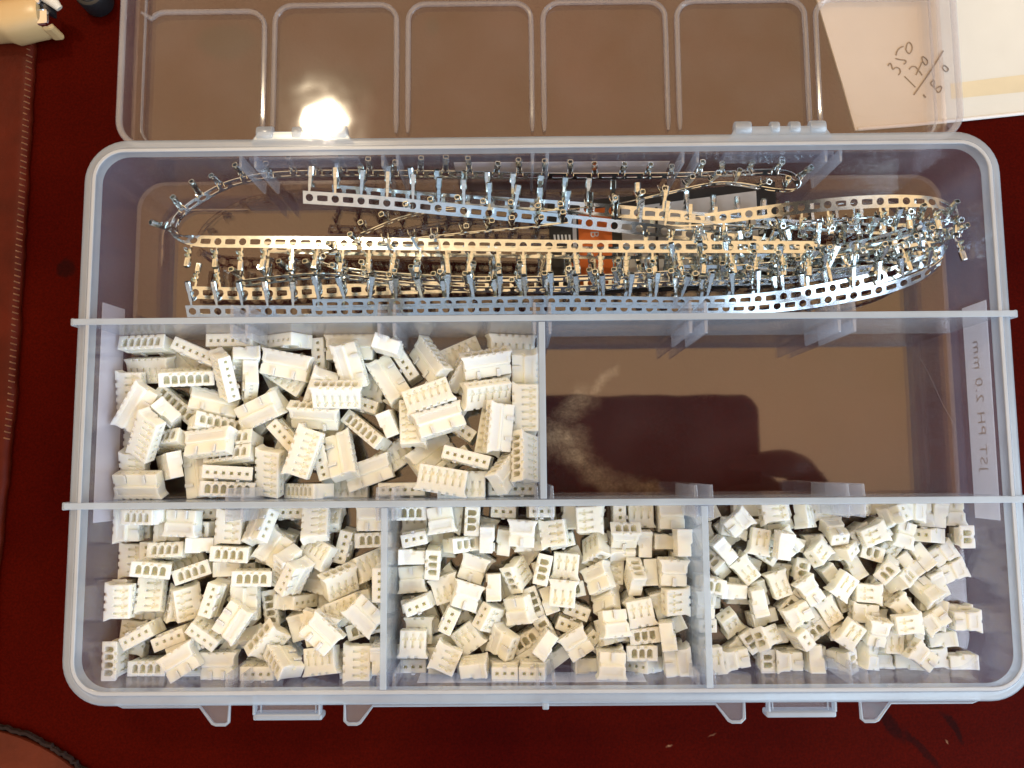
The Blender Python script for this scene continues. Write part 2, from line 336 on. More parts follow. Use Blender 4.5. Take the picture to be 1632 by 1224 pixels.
# the two fixed long walls that carry slots, and slot ribs along all of them
Y1, Y2, TH = 23.45, -23.3, .88
slots = [-77.6, -39.8, 0, 39.8, 77.6]
def rib_pair(par, x, yb, dy, z1=H-.3, L_=3.3):
    for s_ in (-1, 1):
        x0 = x+s_*1.95
        MB().prism([(x0-.5, yb), (x0+.5, yb), (x0+.34, yb+dy*L_), (x0-.34, yb+dy*L_)], .02, z1).build('slot_rib', MAT['pp_rib'], par, bevel=.12)
for yw in (Y1, Y2):
    mb = MB(); mb.prism([(-HX-.0, yw-TH), (HX+.0, yw-TH), (HX+.0, yw+TH), (-HX-.0, yw+TH)], .01, H+.05)
    lw = mb.build('long_partition', MAT['pp_divider'], box_)
    MB().prism([(-HX-3.9, yw-TH*.92), (HX+3.9, yw-TH*.92), (HX+3.9, yw+TH*.92), (-HX-3.9, yw+TH*.92)], H+.06, H+.4).build('partition_edge', MAT['pp_edge'], lw, bevel=.12)
    for s_ in (-1, 1):
        MB().box(*sorted((s_*(HX+3.72), s_*(HX+4.6))), yw-1.0, yw+1.0, H-3.2, H+.2).build('end_stop', MAT['pp_edge'], lw, bevel=.3)
    for x in slots:
        rib_pair(lw, x, yw+TH+.01, 1); rib_pair(lw, x, yw-TH-.01, -1)
for x in slots:
    rib_pair(wall, x, HY-.02, -1, 21.2); rib_pair(wall, x, -HY+.02, 1, 21.2)
# front flange with catch tabs and two latches
def P20(px, py): q = at(px, py, 20); return (q.x, q.y)
tabs = [(-88.8, -85.4, -82.6, -80.6), (-44.9, -47.0, -49.8, -53.0)]
def flange():
    yb, ye, yl = -70.6, -73.4, -77.9
    pts = [(-108.0, yb+.8), (-108, -72.6), (-106, ye)]
    def tab(a, b, c, d, left):      # a..d in x
        return [(a, ye), (b, yl), (c, yl), (d, ye)]
    segs = []
    for s_ in (-1, 1):
        t1 = [(-86.8, ye), (-83.4, yl+.3), (-82.6, yl), (-80.2, yl), (-79.4, yl+.6), (-79.2, ye+.9), (-73.4, ye+.9)]
        t2 = [(-55.9, ye+.9), (-50.4, ye+.9), (-50.3, yl+.8), (-49.4, yl), (-47.2, yl), (-46.4, yl+.4), (-43.2, ye)]
        q = t1+t2
        segs += q if s_ < 0 else [(-x-1.0, y) for x, y in reversed(q)]
    pts += segs+[(106, ye), (108, -72.6), (108, yb+.8)]
    return pts
fp = flange()
fl = MB().prism(fp, 18.4, 19.4).build('catch_flange', MAT['pp_wall'], box_)
edge = [(x, y, 19.5) for x, y in fp[1:-1]]
MB().tube(edge, .42, 6).build('flange_edge', MAT['pp_edge'], fl, smooth=True)
for cx_ in (-64.7, 63.6):
    la = MB().box(cx_-8.4, cx_+8.4, -75.6, -70.3, 17.2, 18.2).build('latch', MAT['pp_wall'], box_, bevel=.2)
    MB().box(cx_-8.7, cx_+8.7, -77.0, -75.4, 15.5, 19.6).build('latch_lip', MAT['pp_edge'], la, bevel=.45)
    for s_ in (-1, 1):
        MB().box(cx_+s_*8.2-.25, cx_+s_*8.2+.25, -75.3, -70.8, 18.25, 20.6).build('latch_side', MAT['pp_edge'], la, bevel=.1)
        MB().box(cx_+s_*6.9-.12, cx_+s_*6.9+.12, -75.3, -70.8, 18.25, 18.9).build('latch_rib', MAT['pp_edge'], la)
MB().box(-1.0, .6, -73.6, -71.9, 19.6, 23.6).build('centre_stop', MAT['pp_edge'], fl, bevel=.3)
# hinges
for cx_ in (-62.8, 63.2):
    hb = MB().prism([(cx_-13.6, 71.2), (cx_+13.6, 71.2), (cx_+11.6, 74.3), (cx_-11.6, 74.3)], 20.5, 23.6).build('hinge', MAT['pp_rim'], box_, bevel=.3)
    for dx, w, r in ((-9.8, 4.4, 1.75), (-1.4, 2.4, 1.6), (3.8, 2.8, 1.6), (9.8, 4.2, 1.75)):
        MB().cyl((73.9, 22.4), r+.3, cx_+dx-w/2, cx_+dx+w/2, 20, 'x').build('hinge_knuckle', MAT['pp_rim'], hb, smooth=True, bevel=.4)
    MB().box(cx_-10.5, cx_+10.5, 72.6, 73.9, 21.6, 22.8).build('hinge_pin', MAT['pp_rim'], hb, bevel=.3)
    MB().box(cx_-14.5, cx_+14.5, HY-1.4, HY-.35, 15.5, 21.3).build('hinge_backing', MAT['pp_wall'], hb, bevel=.15)
# paper labels on the outside of the walls
def sticker(corners, off, name='paper_label'):
    c = [Vector(p) for p in corners]; nn = (c[1]-c[0]).cross(c[3]-c[0]).normalized()
    mb = MB(); o = Vector(off)
    mb.add(c+[p+o for p in c], [(0, 1, 2, 3), (7, 6, 5, 4), (0, 4, 5, 1), (1, 5, 6, 2), (2, 6, 7, 3), (3, 7, 4, 0)])
    return mb.build(name, MAT['paper'], wall)
XW = HX+1.16; YW = HY+1.16
r_lab = sticker([(XW, 28.6, 5.6), (XW, 28.6, 17.4), (XW, -29.0, 17.2), (XW, -29.0, 5.6)], (.12, 0, 0))
sticker([(-XW, 30.4, 16.0), (-XW, 30.9, 3.6), (-XW, -28.2, 3.4), (-XW, -28.0, 16.0)], (-.12, 0, 0))
sticker([(-23.6, YW, 11.5), (-23.6, YW, 1.2), (36.8, YW, .8), (36.4, YW, 10.8)], (0, .12, 0))
sticker([(-33.2, -YW, 12.0), (26.2, -YW, 12.6), (26.6, -YW, 2.6), (-33.4, -YW, 2.2)], (0, -.12, 0))
def lettering(txt, size, mat, name, parent, mw):
    cu = bpy.data.curves.new(name, 'FONT'); cu.body = txt; cu.size = size*S; cu.extrude = .00003; cu.align_x = 'CENTER'; cu.align_y = 'CENTER'; cu.space_character = 1.15
    t = bpy.data.objects.new('tmp', cu); COL.objects.link(t)
    bpy.context.view_layer.update()
    me = bpy.data.meshes.new_from_object(t.evaluated_get(bpy.context.evaluated_depsgraph_get()))
    bpy.data.objects.remove(t); bpy.data.curves.remove(cu)
    me.name = name; me.materials.clear(); me.materials.append(mat)
    return link(name, me, parent, mw)
# text reads upright for someone facing the outside of the wall; the photograph sees it through the plastic, from behind
mw = Matrix.Translation(Vector((XW-.05, 1.2, 11.6))*S) @ Matrix(((0, 0, 1, 0), (1, 0, 0, 0), (0, 1, 0, 0), (0, 0, 0, 1)))
lettering('JST PH 2.0 mm', 5.0, MAT['ink'], 'lettering', r_lab, mw)

# removable short dividers (each lifts out of its slot)
def divider(x, y0, y1, label):
    t = thing('compartment_divider', label, 'divider', (x, (y0+y1)/2, 0), 'short removable dividers')
    MB().box(x-.86, x+.86, y0, y1, .05, H-.05).build('panel', MAT['pp_divider'], t)
    MB().box(x-.8, x+.8, y0+.1, y1-.1, H-.04, H+.25).build('top_edge', MAT['pp_edge'], t, bevel=.12)
divider(-.15, Y2+TH+.06, Y1-TH-.06, 'short milky divider between the six-pin connectors and the empty compartment')
divider(-39.9, -HY+.25, Y2-TH-.06, 'short milky divider between the four-pin and three-pin connectors')
divider(39.8, -HY+.25, Y2-TH-.06, 'short milky divider between the three-pin and two-pin connectors')

# ------------------------------------------------------------------ open lid lying behind the box
LX, LY0, LY1 = 119.8, 76.0, 219.0; lcy = (LY0+LY1)/2; lhy = (LY1-LY0)/2
lid = MB().prism(rrect(LX-.4, lhy-.4, 8, 10, 0, lcy), -.85, .35).build('lid', MAT['pp_lid'], box_)
mb = MB(); ring_profile(mb, LX-1.6, lhy-1.6, 7, [(.5, .36), (.5, 8.0), (1.6, 8.0), (1.6, .1), (1.3, -.84), (.6, -.84)], 0, lcy)
mb.build('lid_wall', MAT['pp_lidwall'], lid, smooth=True)
mb = MB(); ring_profile(mb, LX-1.6, lhy-1.6, 7, [(-.05, 8.01), (-.05, 8.7), (.25, 9), (1.3, 9), (1.65, 8.6), (1.65, 8.01)], 0, lcy)
mb.build('lid_rim', MAT['pp_lidrim'], lid, smooth=True)
mb = MB(); ring_profile(mb, LX-3.9, lhy-3.9, 6, [(0, .36), (.15, 1.1), (.5, 1.1), (.65, .36)], 0, lcy)
mb.build('lid_step', MAT['pp_lidridge'], lid, smooth=True)
def arch(x0, x1, yb, yt, r=5.2):
    pts = [(x0, yb), (x0, yb+3)]+[(x0, yb+6+(yt-r-yb-6)*k/6) for k in range(7)]
    pts += [(x0+r-r*math.cos(math.radians(a)), yt-r+r*math.sin(math.radians(a))) for a in range(12, 91, 13)]
    pts += [(x0+r+(x1-x0-2*r)*k/5, yt) for k in range(1, 5)]
    pts += [(x1-r+r*math.sin(math.radians(a)), yt-r+r*math.cos(math.radians(a))) for a in range(0, 91, 13)]
    pts += [(x1, yt-r-(yt-r-yb-6)*k/6) for k in range(1, 7)]+[(x1, yb+3), (x1, yb)]
    return pts
cols = [(-115.5, -80.6), (-77.6, -41.4), (-38.0, -1.5), (2.0, 38.2), (41.6, 79.4), (82.6, 115.5)]
for row in range(3):
    for i, (a, b) in enumerate(cols):
        yb = 83.2+row*45.5; yt = yb+39.6
        if i == 0: q = arch(a, b, yb, yt-1.6)[11:]; q = [(-117.5, yt-1.6)]+q
        elif i == 5: q = arch(a, b, yb, yt)[:-13]+[(117.5, yt)]
        else: q = arch(a, b, yb, yt)
        k = len(q)
        prof = []
        for (x, y) in q: prof.append((x, y, .55))
        MB().tube(prof, [.45]+[.8]*(k-2)+[.45], 8).build('lid_ridge', MAT['pp_lidridge'], lid, smooth=True)

POSES = """
6 -26.83 3.88 3.52 0.204 0.204 0.677 0.677
6 -70.86 12.12 2.02 0.233 -0.000 -0.000 -0.973
6 -86.02 17.9 2.02 0.089 0.000 0.000 -0.996
6 -25.24 -13.53 3.52 0.673 -0.673 -0.216 0.216
6 -22.64 16.75 2.02 0.201 -0.000 0.000 -0.980
6 -100.69 3.4 3.52 0.664 0.664 -0.243 -0.243
6 -83.86 -11.03 7.94 0.061 -0.107 0.801 0.586
6 -21.91 -17.62 3.52 0.690 -0.690 -0.154 0.154
6 -20.69 11.97 5.38 0.041 -0.502 0.818 0.279
6 -68.44 -3.46 2.02 0.000 -0.573 0.820 -0.000
6 -70.69 11.67 6.06 0.957 -0.000 0.000 -0.290
6 -61.29 15.39 3.52 0.480 -0.480 -0.519 0.519
6 -58.78 -7.41 2.02 0.000 0.750 0.661 -0.000
6 -99.45 15.6 2.02 0.000 -0.934 0.357 -0.000
6 -83.9 -7.11 6.64 0.068 -0.114 0.807 0.575
6 -41.76 -11.87 2.02 0.957 0.000 0.000 0.290
4 -58.03 -53.22 2.02 0.000 0.689 -0.725 -0.000
4 -80.92 -29.6 2.02 0.972 0.000 -0.000 0.237
4 -96.81 -39.93 2.02 0.210 0.000 0.000 -0.978
4 -61.83 -36.06 2.02 0.680 -0.000 0.000 -0.733
4 -80.48 -51.54 3.52 0.646 0.646 -0.288 -0.288
4 -58 -57.08 6.06 0.000 -0.891 0.454 0.000
4 -79.29 -49.73 9.06 0.000 0.716 -0.698 -0.000
4 -77.32 -60.23 4.99 0.354 -0.519 -0.717 -0.301
4 -74.52 -34.93 3.52 0.566 0.566 0.424 0.424
4 -101.62 -29.23 6.06 0.000 0.701 -0.713 0.000
4 -86.42 -54.7 3.52 0.702 0.702 -0.083 -0.083
4 -59.93 -55.88 10.1 0.000 -0.610 -0.792 -0.000
4 -73.35 -51.84 3.52 0.462 0.462 0.536 0.536
4 -81.7 -28.94 6.06 0.000 -1.000 -0.018 -0.000
4 -72.48 -59.28 10.97 0.838 0.355 0.162 0.381
4 -84.97 -40.87 4.68 0.513 0.526 -0.473 0.487
4 -51.57 -45.93 2.02 0.853 0.000 -0.000 -0.522
4 -82.87 -36.77 3.52 0.707 0.707 0.009 0.009
4 -48.17 -54.93 2.02 0.783 -0.000 0.000 -0.622
4 -70.39 -36 3.52 0.576 -0.576 -0.411 0.411
4 -61.11 -44.47 4.04 0.037 0.965 -0.068 0.250
4 -78.62 -44 3.52 0.461 -0.461 -0.536 0.536
4 -53.93 -35.68 3.52 0.558 -0.558 -0.434 0.434
4 -71.99 -35.33 9.06 0.000 -0.462 0.887 0.000
3 1.08 -42.85 2.02 0.150 -0.000 0.000 -0.989
3 -9.84 -54.28 2.02 0.519 -0.000 0.000 0.855
3 32.79 -42.73 3.52 0.493 0.493 0.507 0.507
3 -23.66 -28.34 2.02 0.102 -0.000 0.000 0.995
3 21.42 -36.08 3.95 0.266 0.674 -0.647 0.237
3 13.42 -29.48 2.02 1.000 -0.000 -0.000 -0.010
3 -15.41 -58.98 2.02 0.507 -0.000 -0.000 0.862
3 -27.64 -35.22 2.02 0.000 1.000 -0.020 -0.000
3 5.28 -34.6 3.52 0.703 -0.703 -0.074 0.074
3 7.76 -40.16 2.02 0.000 -0.828 0.561 0.000
3 24.41 -52.39 3.52 0.646 -0.646 0.286 -0.286
3 7.14 -47.55 3.52 0.704 0.704 0.071 0.071
3 17.28 -64.31 3.52 0.234 0.234 0.667 0.667
3 -25.81 -45.4 2.02 0.920 0.000 -0.000 0.392
3 -3.87 -35.99 2.02 0.000 0.915 0.404 0.000
3 -27.1 -62.59 2.02 0.585 -0.000 -0.000 0.811
3 1.48 -50.21 3.68 0.093 -0.692 -0.147 -0.701
3 -25.29 -28.17 6.06 0.663 0.000 -0.000 -0.749
3 30.95 -51.33 3.68 0.697 -0.063 0.704 0.118
3 -17.95 -40.66 2.02 0.000 0.274 0.962 0.000
3 -16.18 -31.52 2.02 0.995 0.000 0.000 -0.098
3 11.35 -67.18 3.68 0.480 -0.480 0.519 0.519
3 -29.39 -39.3 7.51 0.424 0.534 -0.456 -0.571
3 -23.86 -53.39 2.02 0.183 -0.000 0.000 -0.983
3 -20.07 -59.65 5.94 0.311 0.077 0.015 -0.947
2 74.47 -36.84 2.02 0.000 0.025 -1.000 0.000
2 88.69 -38.06 3.52 0.699 0.699 -0.105 -0.105
2 92.62 -42.2 6.6 0.092 0.484 -0.605 -0.625
2 64.46 -44.56 2.02 0.998 -0.000 -0.000 -0.059
2 55.35 -61.09 3.52 0.336 0.336 0.623 0.623
2 58.59 -31.92 3.52 0.497 0.497 -0.503 -0.503
2 103.08 -39.54 2.69 0.189 -0.664 -0.242 -0.681
2 68.05 -35.84 3.52 0.700 -0.700 0.100 -0.100
2 66.02 -52.1 3.52 0.650 0.650 0.278 0.278
2 51.02 -32.38 2.02 0.279 -0.000 -0.000 -0.960
2 91.17 -31.73 3.52 0.332 0.332 0.624 0.624
2 95.96 -36.14 2.02 0.934 -0.000 -0.000 -0.356
2 93.67 -27.81 9.84 0.394 -0.707 0.467 -0.358
2 81.08 -37.43 5.61 0.719 -0.581 0.023 0.381
2 62.87 -33.19 3.52 0.519 0.519 -0.480 -0.480
2 63.13 -46.09 6.06 0.986 -0.000 -0.000 0.165
2 66.93 -53.69 9.06 0.000 -0.852 0.523 0.000
2 91.13 -49.26 2.02 0.899 -0.000 -0.000 0.438
2 56.91 -50.4 7.94 0.106 -0.683 -0.042 -0.722
2 97.2 -53.76 2.02 0.012 -0.000 0.000 1.000
2 70.11 -48.63 3.52 0.222 0.222 0.671 0.671
2 51.7 -31.05 6.06 0.645 -0.000 -0.000 -0.764
2 83.36 -50.99 2.02 0.818 -0.000 0.000 -0.575
2 69.7 -42.37 3.52 0.452 0.452 -0.543 -0.543
2 90.66 -57.04 2.02 0.999 -0.000 -0.000 0.051
2 50.92 -65.68 6.06 0.000 0.765 -0.644 -0.000
2 86.88 -48.64 6.06 0.676 0.000 0.000 -0.737
2 53.05 -48.32 2.02 0.000 1.000 -0.019 -0.000
6 -108.87 13.43 4.45 0.982 0.140 -0.128 0.009
6 -112.78 -3.98 2.02 0.707 0.000 0.000 0.707
6 -72.88 -15.12 4.3 0.163 -0.387 0.904 0.086
6 -89.33 -2.76 7.2 0.217 -0.288 -0.763 -0.537
6 -93.91 -15.59 6.06 0.000 0.661 0.751 0.000
6 -101.63 -13.38 6.64 0.881 0.076 -0.460 0.075
6 -8.21 18.93 4.03 0.987 0.013 0.160 -0.002
6 -7.94 -7.36 2.02 1.000 0.000 -0.000 -0.011
6 -21.74 -18.88 9.06 1.000 -0.000 -0.000 -0.000
6 -30.64 -10.44 4.59 0.203 0.303 -0.930 0.040
6 -35.02 -2.31 8.1 0.724 -0.110 -0.101 -0.673
6 -51.37 3.6 3.52 0.700 -0.700 0.100 -0.100
4 -111.55 -28.89 2.02 0.680 -0.000 0.000 0.733
4 -112.78 -38.98 2.02 0.707 -0.000 -0.000 0.707
4 -114.28 -48.73 3.52 0.500 0.500 -0.500 -0.500
4 -107.54 -51.5 2.02 0.000 -0.048 -0.999 0.000
4 -95.91 -67.18 3.52 0.000 -0.000 0.707 -0.707
4 -94.86 -61.52 7.56 0.696 -0.696 -0.127 0.127
4 -85.26 -63.27 3.52 0.634 -0.634 -0.313 0.313
4 -100.4 -36.27 7.34 0.022 -0.046 0.781 0.623
4 -98.58 -50.68 3.67 0.195 0.612 -0.730 -0.232
4 -83.5 -29.53 10.1 0.724 0.000 -0.000 0.690
4 -59.51 -28.16 3.85 0.933 -0.360 -0.000 -0.000
4 -46.65 -27.73 2.02 1.000 0.000 0.000 -0.000
4 -71.13 -44.17 3.52 0.701 0.701 -0.094 -0.094
4 -49.54 -65.37 9.06 0.000 0.037 -0.999 0.000
4 -65.6 -56.09 4.68 0.704 0.118 -0.697 0.063
3 -35.17 -36.15 2.02 1.000 -0.000 -0.000 -0.020
3 -10.58 -26.46 3.52 0.707 -0.707 0.022 -0.022
3 -13.3 -46.21 7.72 0.017 0.706 0.038 0.707
3 -3.87 -33.38 6.06 0.028 0.000 -0.000 -1.000
3 -35.48 -44.05 2.02 0.707 0.000 -0.000 -0.707
3 -18.86 -41.42 6.06 0.000 -0.161 -0.987 -0.000
3 -26.29 -46.73 6.06 0.989 0.000 0.000 0.151
3 -14.84 -54.06 8.08 0.455 -0.240 0.400 -0.759
3 -25.12 -54.54 7.56 0.378 -0.378 0.598 -0.598
3 -27.28 -65.51 6.06 0.000 0.026 1.000 0.000
3 -19.71 -67.18 3.52 0.000 -0.000 0.707 -0.707
3 -4.81 -60.62 3.52 0.189 0.189 -0.681 -0.681
3 -31.6 -56.11 2.02 0.000 -0.982 -0.188 -0.000
3 0.56 -28.63 2.02 0.000 -0.130 0.992 -0.000
3 13.16 -27.72 6.06 0.000 0.000 1.000 0.000
3 28.75 -43 3.68 0.018 0.706 0.037 0.707
3 18.53 -42.87 2.02 0.731 0.000 -0.000 0.683
3 34.49 -42.33 9.41 0.001 0.019 0.999 0.052
3 8.55 -60.76 9.06 0.000 0.271 -0.963 -0.000
3 17.44 -65.52 9.06 0.000 -0.679 -0.734 0.000
3 25.52 -63.14 7.56 0.000 0.000 -0.707 -0.707
3 21.87 -32.93 8.56 0.005 -0.011 -0.913 -0.409
3 24.62 -44.05 6.89 0.716 0.214 -0.618 -0.245
2 50.41 -47.86 6.73 0.505 -0.454 0.542 0.495
2 70.45 -47.45 9.06 0.000 -0.286 0.958 0.000
2 70.43 -55.07 3.52 0.675 0.675 0.210 0.210
2 65.23 -59.86 2.69 0.457 -0.502 0.498 0.539
2 99.42 -28.75 2.02 0.000 0.993 -0.121 0.000
2 99.37 -26.95 7.06 0.103 -0.732 -0.664 0.113
2 104.83 -33.55 4.64 0.274 0.316 0.611 -0.672
2 85.76 -53.9 6.06 0.000 -0.676 0.737 -0.000
2 92.93 -60.84 6.06 0.999 0.000 -0.000 -0.042
2 107.26 -61.41 2.69 0.516 -0.441 -0.552 -0.483
6 -108.73 19.9 6.93 0.074 -0.062 0.763 0.639
6 -94.67 17.47 7.56 0.692 -0.692 0.146 -0.146
6 -84.97 20.48 7.56 0.707 -0.707 -0.000 -0.000
6 -70.87 20.48 6.71 0.679 -0.679 -0.198 -0.198
6 -103.07 -0.3 6.86 0.467 -0.328 0.786 0.239
6 -102.61 -6.57 6.24 0.802 0.560 -0.144 0.153
6 -89.43 -7.22 11.25 0.122 -0.031 0.978 -0.164
6 -85.18 -19.84 9.68 0.149 -0.177 -0.712 -0.663
6 -68.58 -6.54 7.56 0.285 -0.285 -0.647 0.647
6 -60.04 -11.19 7.56 0.565 -0.565 0.425 -0.425
6 -90.55 3.59 5.84 0.201 -0.053 -0.941 0.266
6 -52.74 18.72 2.02 1.000 -0.000 0.000 -0.017
6 -14.84 13.8 9.79 0.094 0.061 -0.957 -0.266
6 -38.71 15.57 3.52 0.622 -0.622 0.336 -0.336
6 -20.3 -11.83 10.56 0.701 -0.701 0.090 -0.090
6 -13.8 -4.54 6.06 0.642 0.000 -0.000 -0.767
6 -9.29 -15.24 9.61 0.437 0.303 -0.844 -0.064
6 -8.24 -20.38 3.52 0.707 -0.707 0.000 0.000
6 -38.26 -20.38 3.52 0.707 -0.707 -0.000 0.000
4 -112.78 -29.17 6.06 0.000 -0.707 0.707 -0.000
4 -100.69 -30.28 2.02 0.000 0.671 0.742 -0.000
4 -105.62 -26.78 11.6 0.105 -0.104 0.701 0.698
4 -92.06 -30.33 5.22 0.184 -0.172 0.686 0.683
4 -107.24 -38.24 3.52 0.500 -0.500 -0.500 0.500
4 -105.76 -47.98 6.08 0.700 -0.080 0.097 0.703
4 -111.63 -59.6 2.02 0.668 0.000 -0.000 -0.744
4 -114.27 -64.17 7.56 0.497 0.503 0.495 0.505
4 -106.16 -67.16 3.52 0.000 0.000 -0.707 -0.707
4 -85.9 -65.68 9.06 0.000 0.000 1.000 0.000
4 -94.42 -63.92 13.1 0.000 -0.266 0.964 0.000
4 -91.4 -34.5 8.49 0.450 -0.467 0.552 0.524
4 -99 -58.77 7.56 0.127 -0.127 0.696 -0.696
4 -75.08 -29.33 11.26 0.095 -0.608 0.670 -0.416
4 -69.45 -26.26 3.52 0.707 -0.707 0.003 -0.003
4 -67.92 -39.7 10.5 0.057 0.617 -0.527 -0.582
4 -65.64 -42.81 12.31 0.554 -0.652 -0.483 0.185
4 -60.57 -36.78 7.82 0.238 -0.203 0.068 0.947
4 -42.97 -48.71 3.52 0.507 -0.507 0.492 -0.492
4 -58.23 -55.14 14.14 0.000 0.132 0.991 0.000
4 -47.37 -56.28 8.33 0.167 0.015 -0.707 -0.687
4 -76.16 -67.18 3.52 0.000 0.000 0.707 -0.707
4 -69.16 -61.81 3.52 0.634 0.634 -0.312 -0.312
4 -44.71 -64.2 3.52 0.504 0.504 0.496 0.496
4 -42.82 -63.11 11.72 0.707 0.028 0.707 0.028
4 -50.55 -50.9 6.06 0.000 -0.996 -0.095 -0.000
4 -74.38 -67.18 10.56 0.707 -0.707 -0.000 -0.000
3 -35.02 -26.34 7.56 0.002 0.002 -0.707 -0.707
3 -27.14 -28.16 10.1 0.000 0.998 0.070 0.000
3 -18.91 -28.41 7.56 0.512 0.512 0.488 0.488
3 -0.3 -26.22 7.56 0.707 -0.707 -0.000 0.000
3 -35.18 -37.83 7.72 0.519 0.519 -0.480 0.480
3 -34.35 -33.08 7.56 0.067 -0.067 0.704 -0.704
3 -22.37 -34.84 7.19 0.675 0.677 0.235 -0.176
3 -10.56 -34.39 3.68 0.707 0.078 0.703 -0.022
3 -35.31 -44.17 6.06 0.000 0.999 0.039 0.000
3 -7.05 -43.04 5.66 0.434 0.336 0.290 0.784
3 -11.21 -46.65 2.02 0.000 -0.777 0.629 -0.000
3 -0.17 -41.43 7.56 0.554 0.554 0.440 0.440
3 -34.73 -50.62 3.52 0.066 -0.066 0.704 -0.704
3 -18.83 -49.64 3.52 0.575 -0.575 0.411 -0.411
3 -10.88 -60.65 8.3 0.278 -0.521 0.786 -0.184
3 -33.27 -57.54 6.06 1.000 0.000 -0.000 0.009
3 -35.03 -63.14 3.52 0.000 0.000 -0.707 -0.707
3 -25.93 -63.99 10.1 0.839 -0.000 -0.000 0.544
3 -12.32 -67.18 3.52 0.000 0.000 -0.707 -0.707
3 6.88 -56.73 3.52 0.132 -0.132 -0.695 0.695
3 -4.3 -65.02 3.52 0.681 -0.681 -0.189 0.189
3 -34.9 -67.18 3.52 0.707 -0.707 0.000 -0.000
3 7.2 -27.99 3.68 0.025 0.707 0.030 0.707
3 21.16 -28.17 3.52 0.500 -0.500 -0.500 0.500
3 27.15 -27.72 2.02 0.000 -0.000 0.000 -1.000
3 35.13 -28.25 2.02 0.701 0.000 0.000 0.713
3 2.97 -32.01 9.45 0.656 -0.106 -0.070 0.744
3 27.5 -35.13 3.68 0.707 0.040 0.706 0.015
3 33.36 -34.71 3.68 0.528 0.511 -0.489 0.471
3 5.02 -47.82 9.32 0.997 -0.064 -0.017 -0.050
3 36.88 -34.56 11.17 0.707 -0.024 -0.707 0.024
3 36.88 -40.9 3.68 0.707 0.028 -0.707 -0.028
3 25.47 -52.94 9.06 0.089 -0.000 -0.000 -0.996
3 11.8 -60.96 3.52 0.265 -0.265 0.656 -0.656
3 8.9 -53.18 3.52 0.695 -0.695 0.132 -0.132
3 17.9 -57.67 7.86 0.024 -0.616 -0.763 0.196
3 32.42 -58.32 10.74 0.046 0.757 0.032 -0.651
3 35.22 -65.38 6.06 0.721 -0.000 0.000 -0.693
3 34.59 -56.91 3.68 0.580 -0.358 -0.610 -0.404
3 2.84 -65.31 3.68 0.353 0.639 -0.303 0.613
3 -2.94 -67 11.12 0.049 0.046 0.724 -0.687
3 17.34 -65.47 13.1 0.000 1.000 -0.027 -0.000
3 26.41 -67.18 5.2 0.669 -0.669 -0.228 -0.228
3 34.21 -65.4 2.02 0.000 0.673 0.740 -0.000
2 44.9 -27.63 2.69 0.583 -0.353 -0.612 -0.400
2 55.89 -26.22 2.69 0.480 -0.480 -0.519 -0.519
2 61.82 -27.29 8.64 0.671 -0.063 0.107 0.731
2 66.21 -28.48 2.69 0.702 0.143 -0.692 0.089
2 77.56 -26.89 2.02 0.679 -0.000 -0.000 0.734
2 48.68 -36.92 6.73 0.672 0.272 -0.653 0.220
2 44.74 -33.92 2.02 0.000 0.184 -0.983 -0.000
2 54.28 -42.28 6.06 0.947 0.000 -0.000 0.322
2 65.24 -34.57 9.06 0.000 -0.350 0.937 0.000
2 79.05 -32.2 6.38 0.003 -0.051 0.883 -0.467
2 60.32 -38.25 3.52 0.214 0.214 0.674 0.674
2 71.18 -28.03 5.05 0.018 -0.410 -0.071 -0.909
2 79.94 -46.48 7.08 0.302 0.064 -0.045 0.950
2 55.82 -41.31 2.02 0.000 -0.548 0.837 -0.000
2 62.65 -35.22 13.77 0.704 -0.016 -0.707 -0.071
2 58.72 -48.65 2.69 0.703 0.134 -0.694 0.079
2 75.96 -53.13 6.06 0.966 -0.000 0.000 0.259
2 78.64 -44.51 2.69 0.679 0.251 -0.661 0.199
2 44.59 -50.74 2.02 0.000 0.727 -0.686 0.000
2 43.78 -57.2 3.52 0.707 -0.707 0.000 -0.000
2 72.71 -58.42 3.52 0.208 0.208 -0.676 -0.676
2 77.15 -52.47 2.02 0.154 -0.000 -0.000 -0.988
2 79.28 -58.99 3.52 0.012 0.012 -0.707 -0.707
2 65.01 -66.23 6.06 0.000 -0.707 0.707 0.000
2 42.72 -62.19 3.52 0.500 -0.500 0.500 -0.500
2 44.22 -67.18 3.52 0.000 -0.000 -0.707 0.707
2 51.12 -64.74 2.02 0.000 0.474 0.880 0.000
2 65.5 -65.76 2.02 0.000 -0.701 -0.713 0.000
2 79.27 -66.08 6.02 0.284 0.613 0.651 0.345
2 71.73 -65.46 6.73 0.028 0.707 -0.028 -0.707
2 72.55 -66.26 2.02 0.000 0.701 0.713 -0.000
2 43.39 -51.43 6.06 0.000 0.038 0.999 -0.000
2 93.02 -26.22 2.69 0.480 -0.480 -0.519 -0.519
2 108.54 -28.06 2.69 0.705 0.004 -0.707 -0.051
2 113.33 -27.72 2.02 0.000 -1.000 -0.000 0.000
2 85.47 -26.26 4.58 0.645 -0.652 0.281 0.283
2 86 -32.99 3.52 0.207 0.207 -0.676 -0.676
2 104.5 -28.02 2.69 0.004 0.705 -0.051 -0.707
2 97.48 -33.39 6.06 0.000 0.990 -0.139 0.000
2 109.38 -38.73 2.02 0.000 0.489 0.872 0.000
2 114.28 -33.97 3.52 0.500 0.500 0.500 0.500
2 111.92 -43.47 2.02 0.000 0.556 0.831 -0.000
2 95.95 -45.6 5.94 0.385 -0.010 -0.761 -0.522
2 87.33 -58.15 9.78 0.009 -0.084 -0.989 -0.118
2 99.66 -41.71 2.69 0.242 0.681 0.189 -0.664
2 107.23 -46.73 2.69 0.696 0.177 -0.685 0.122
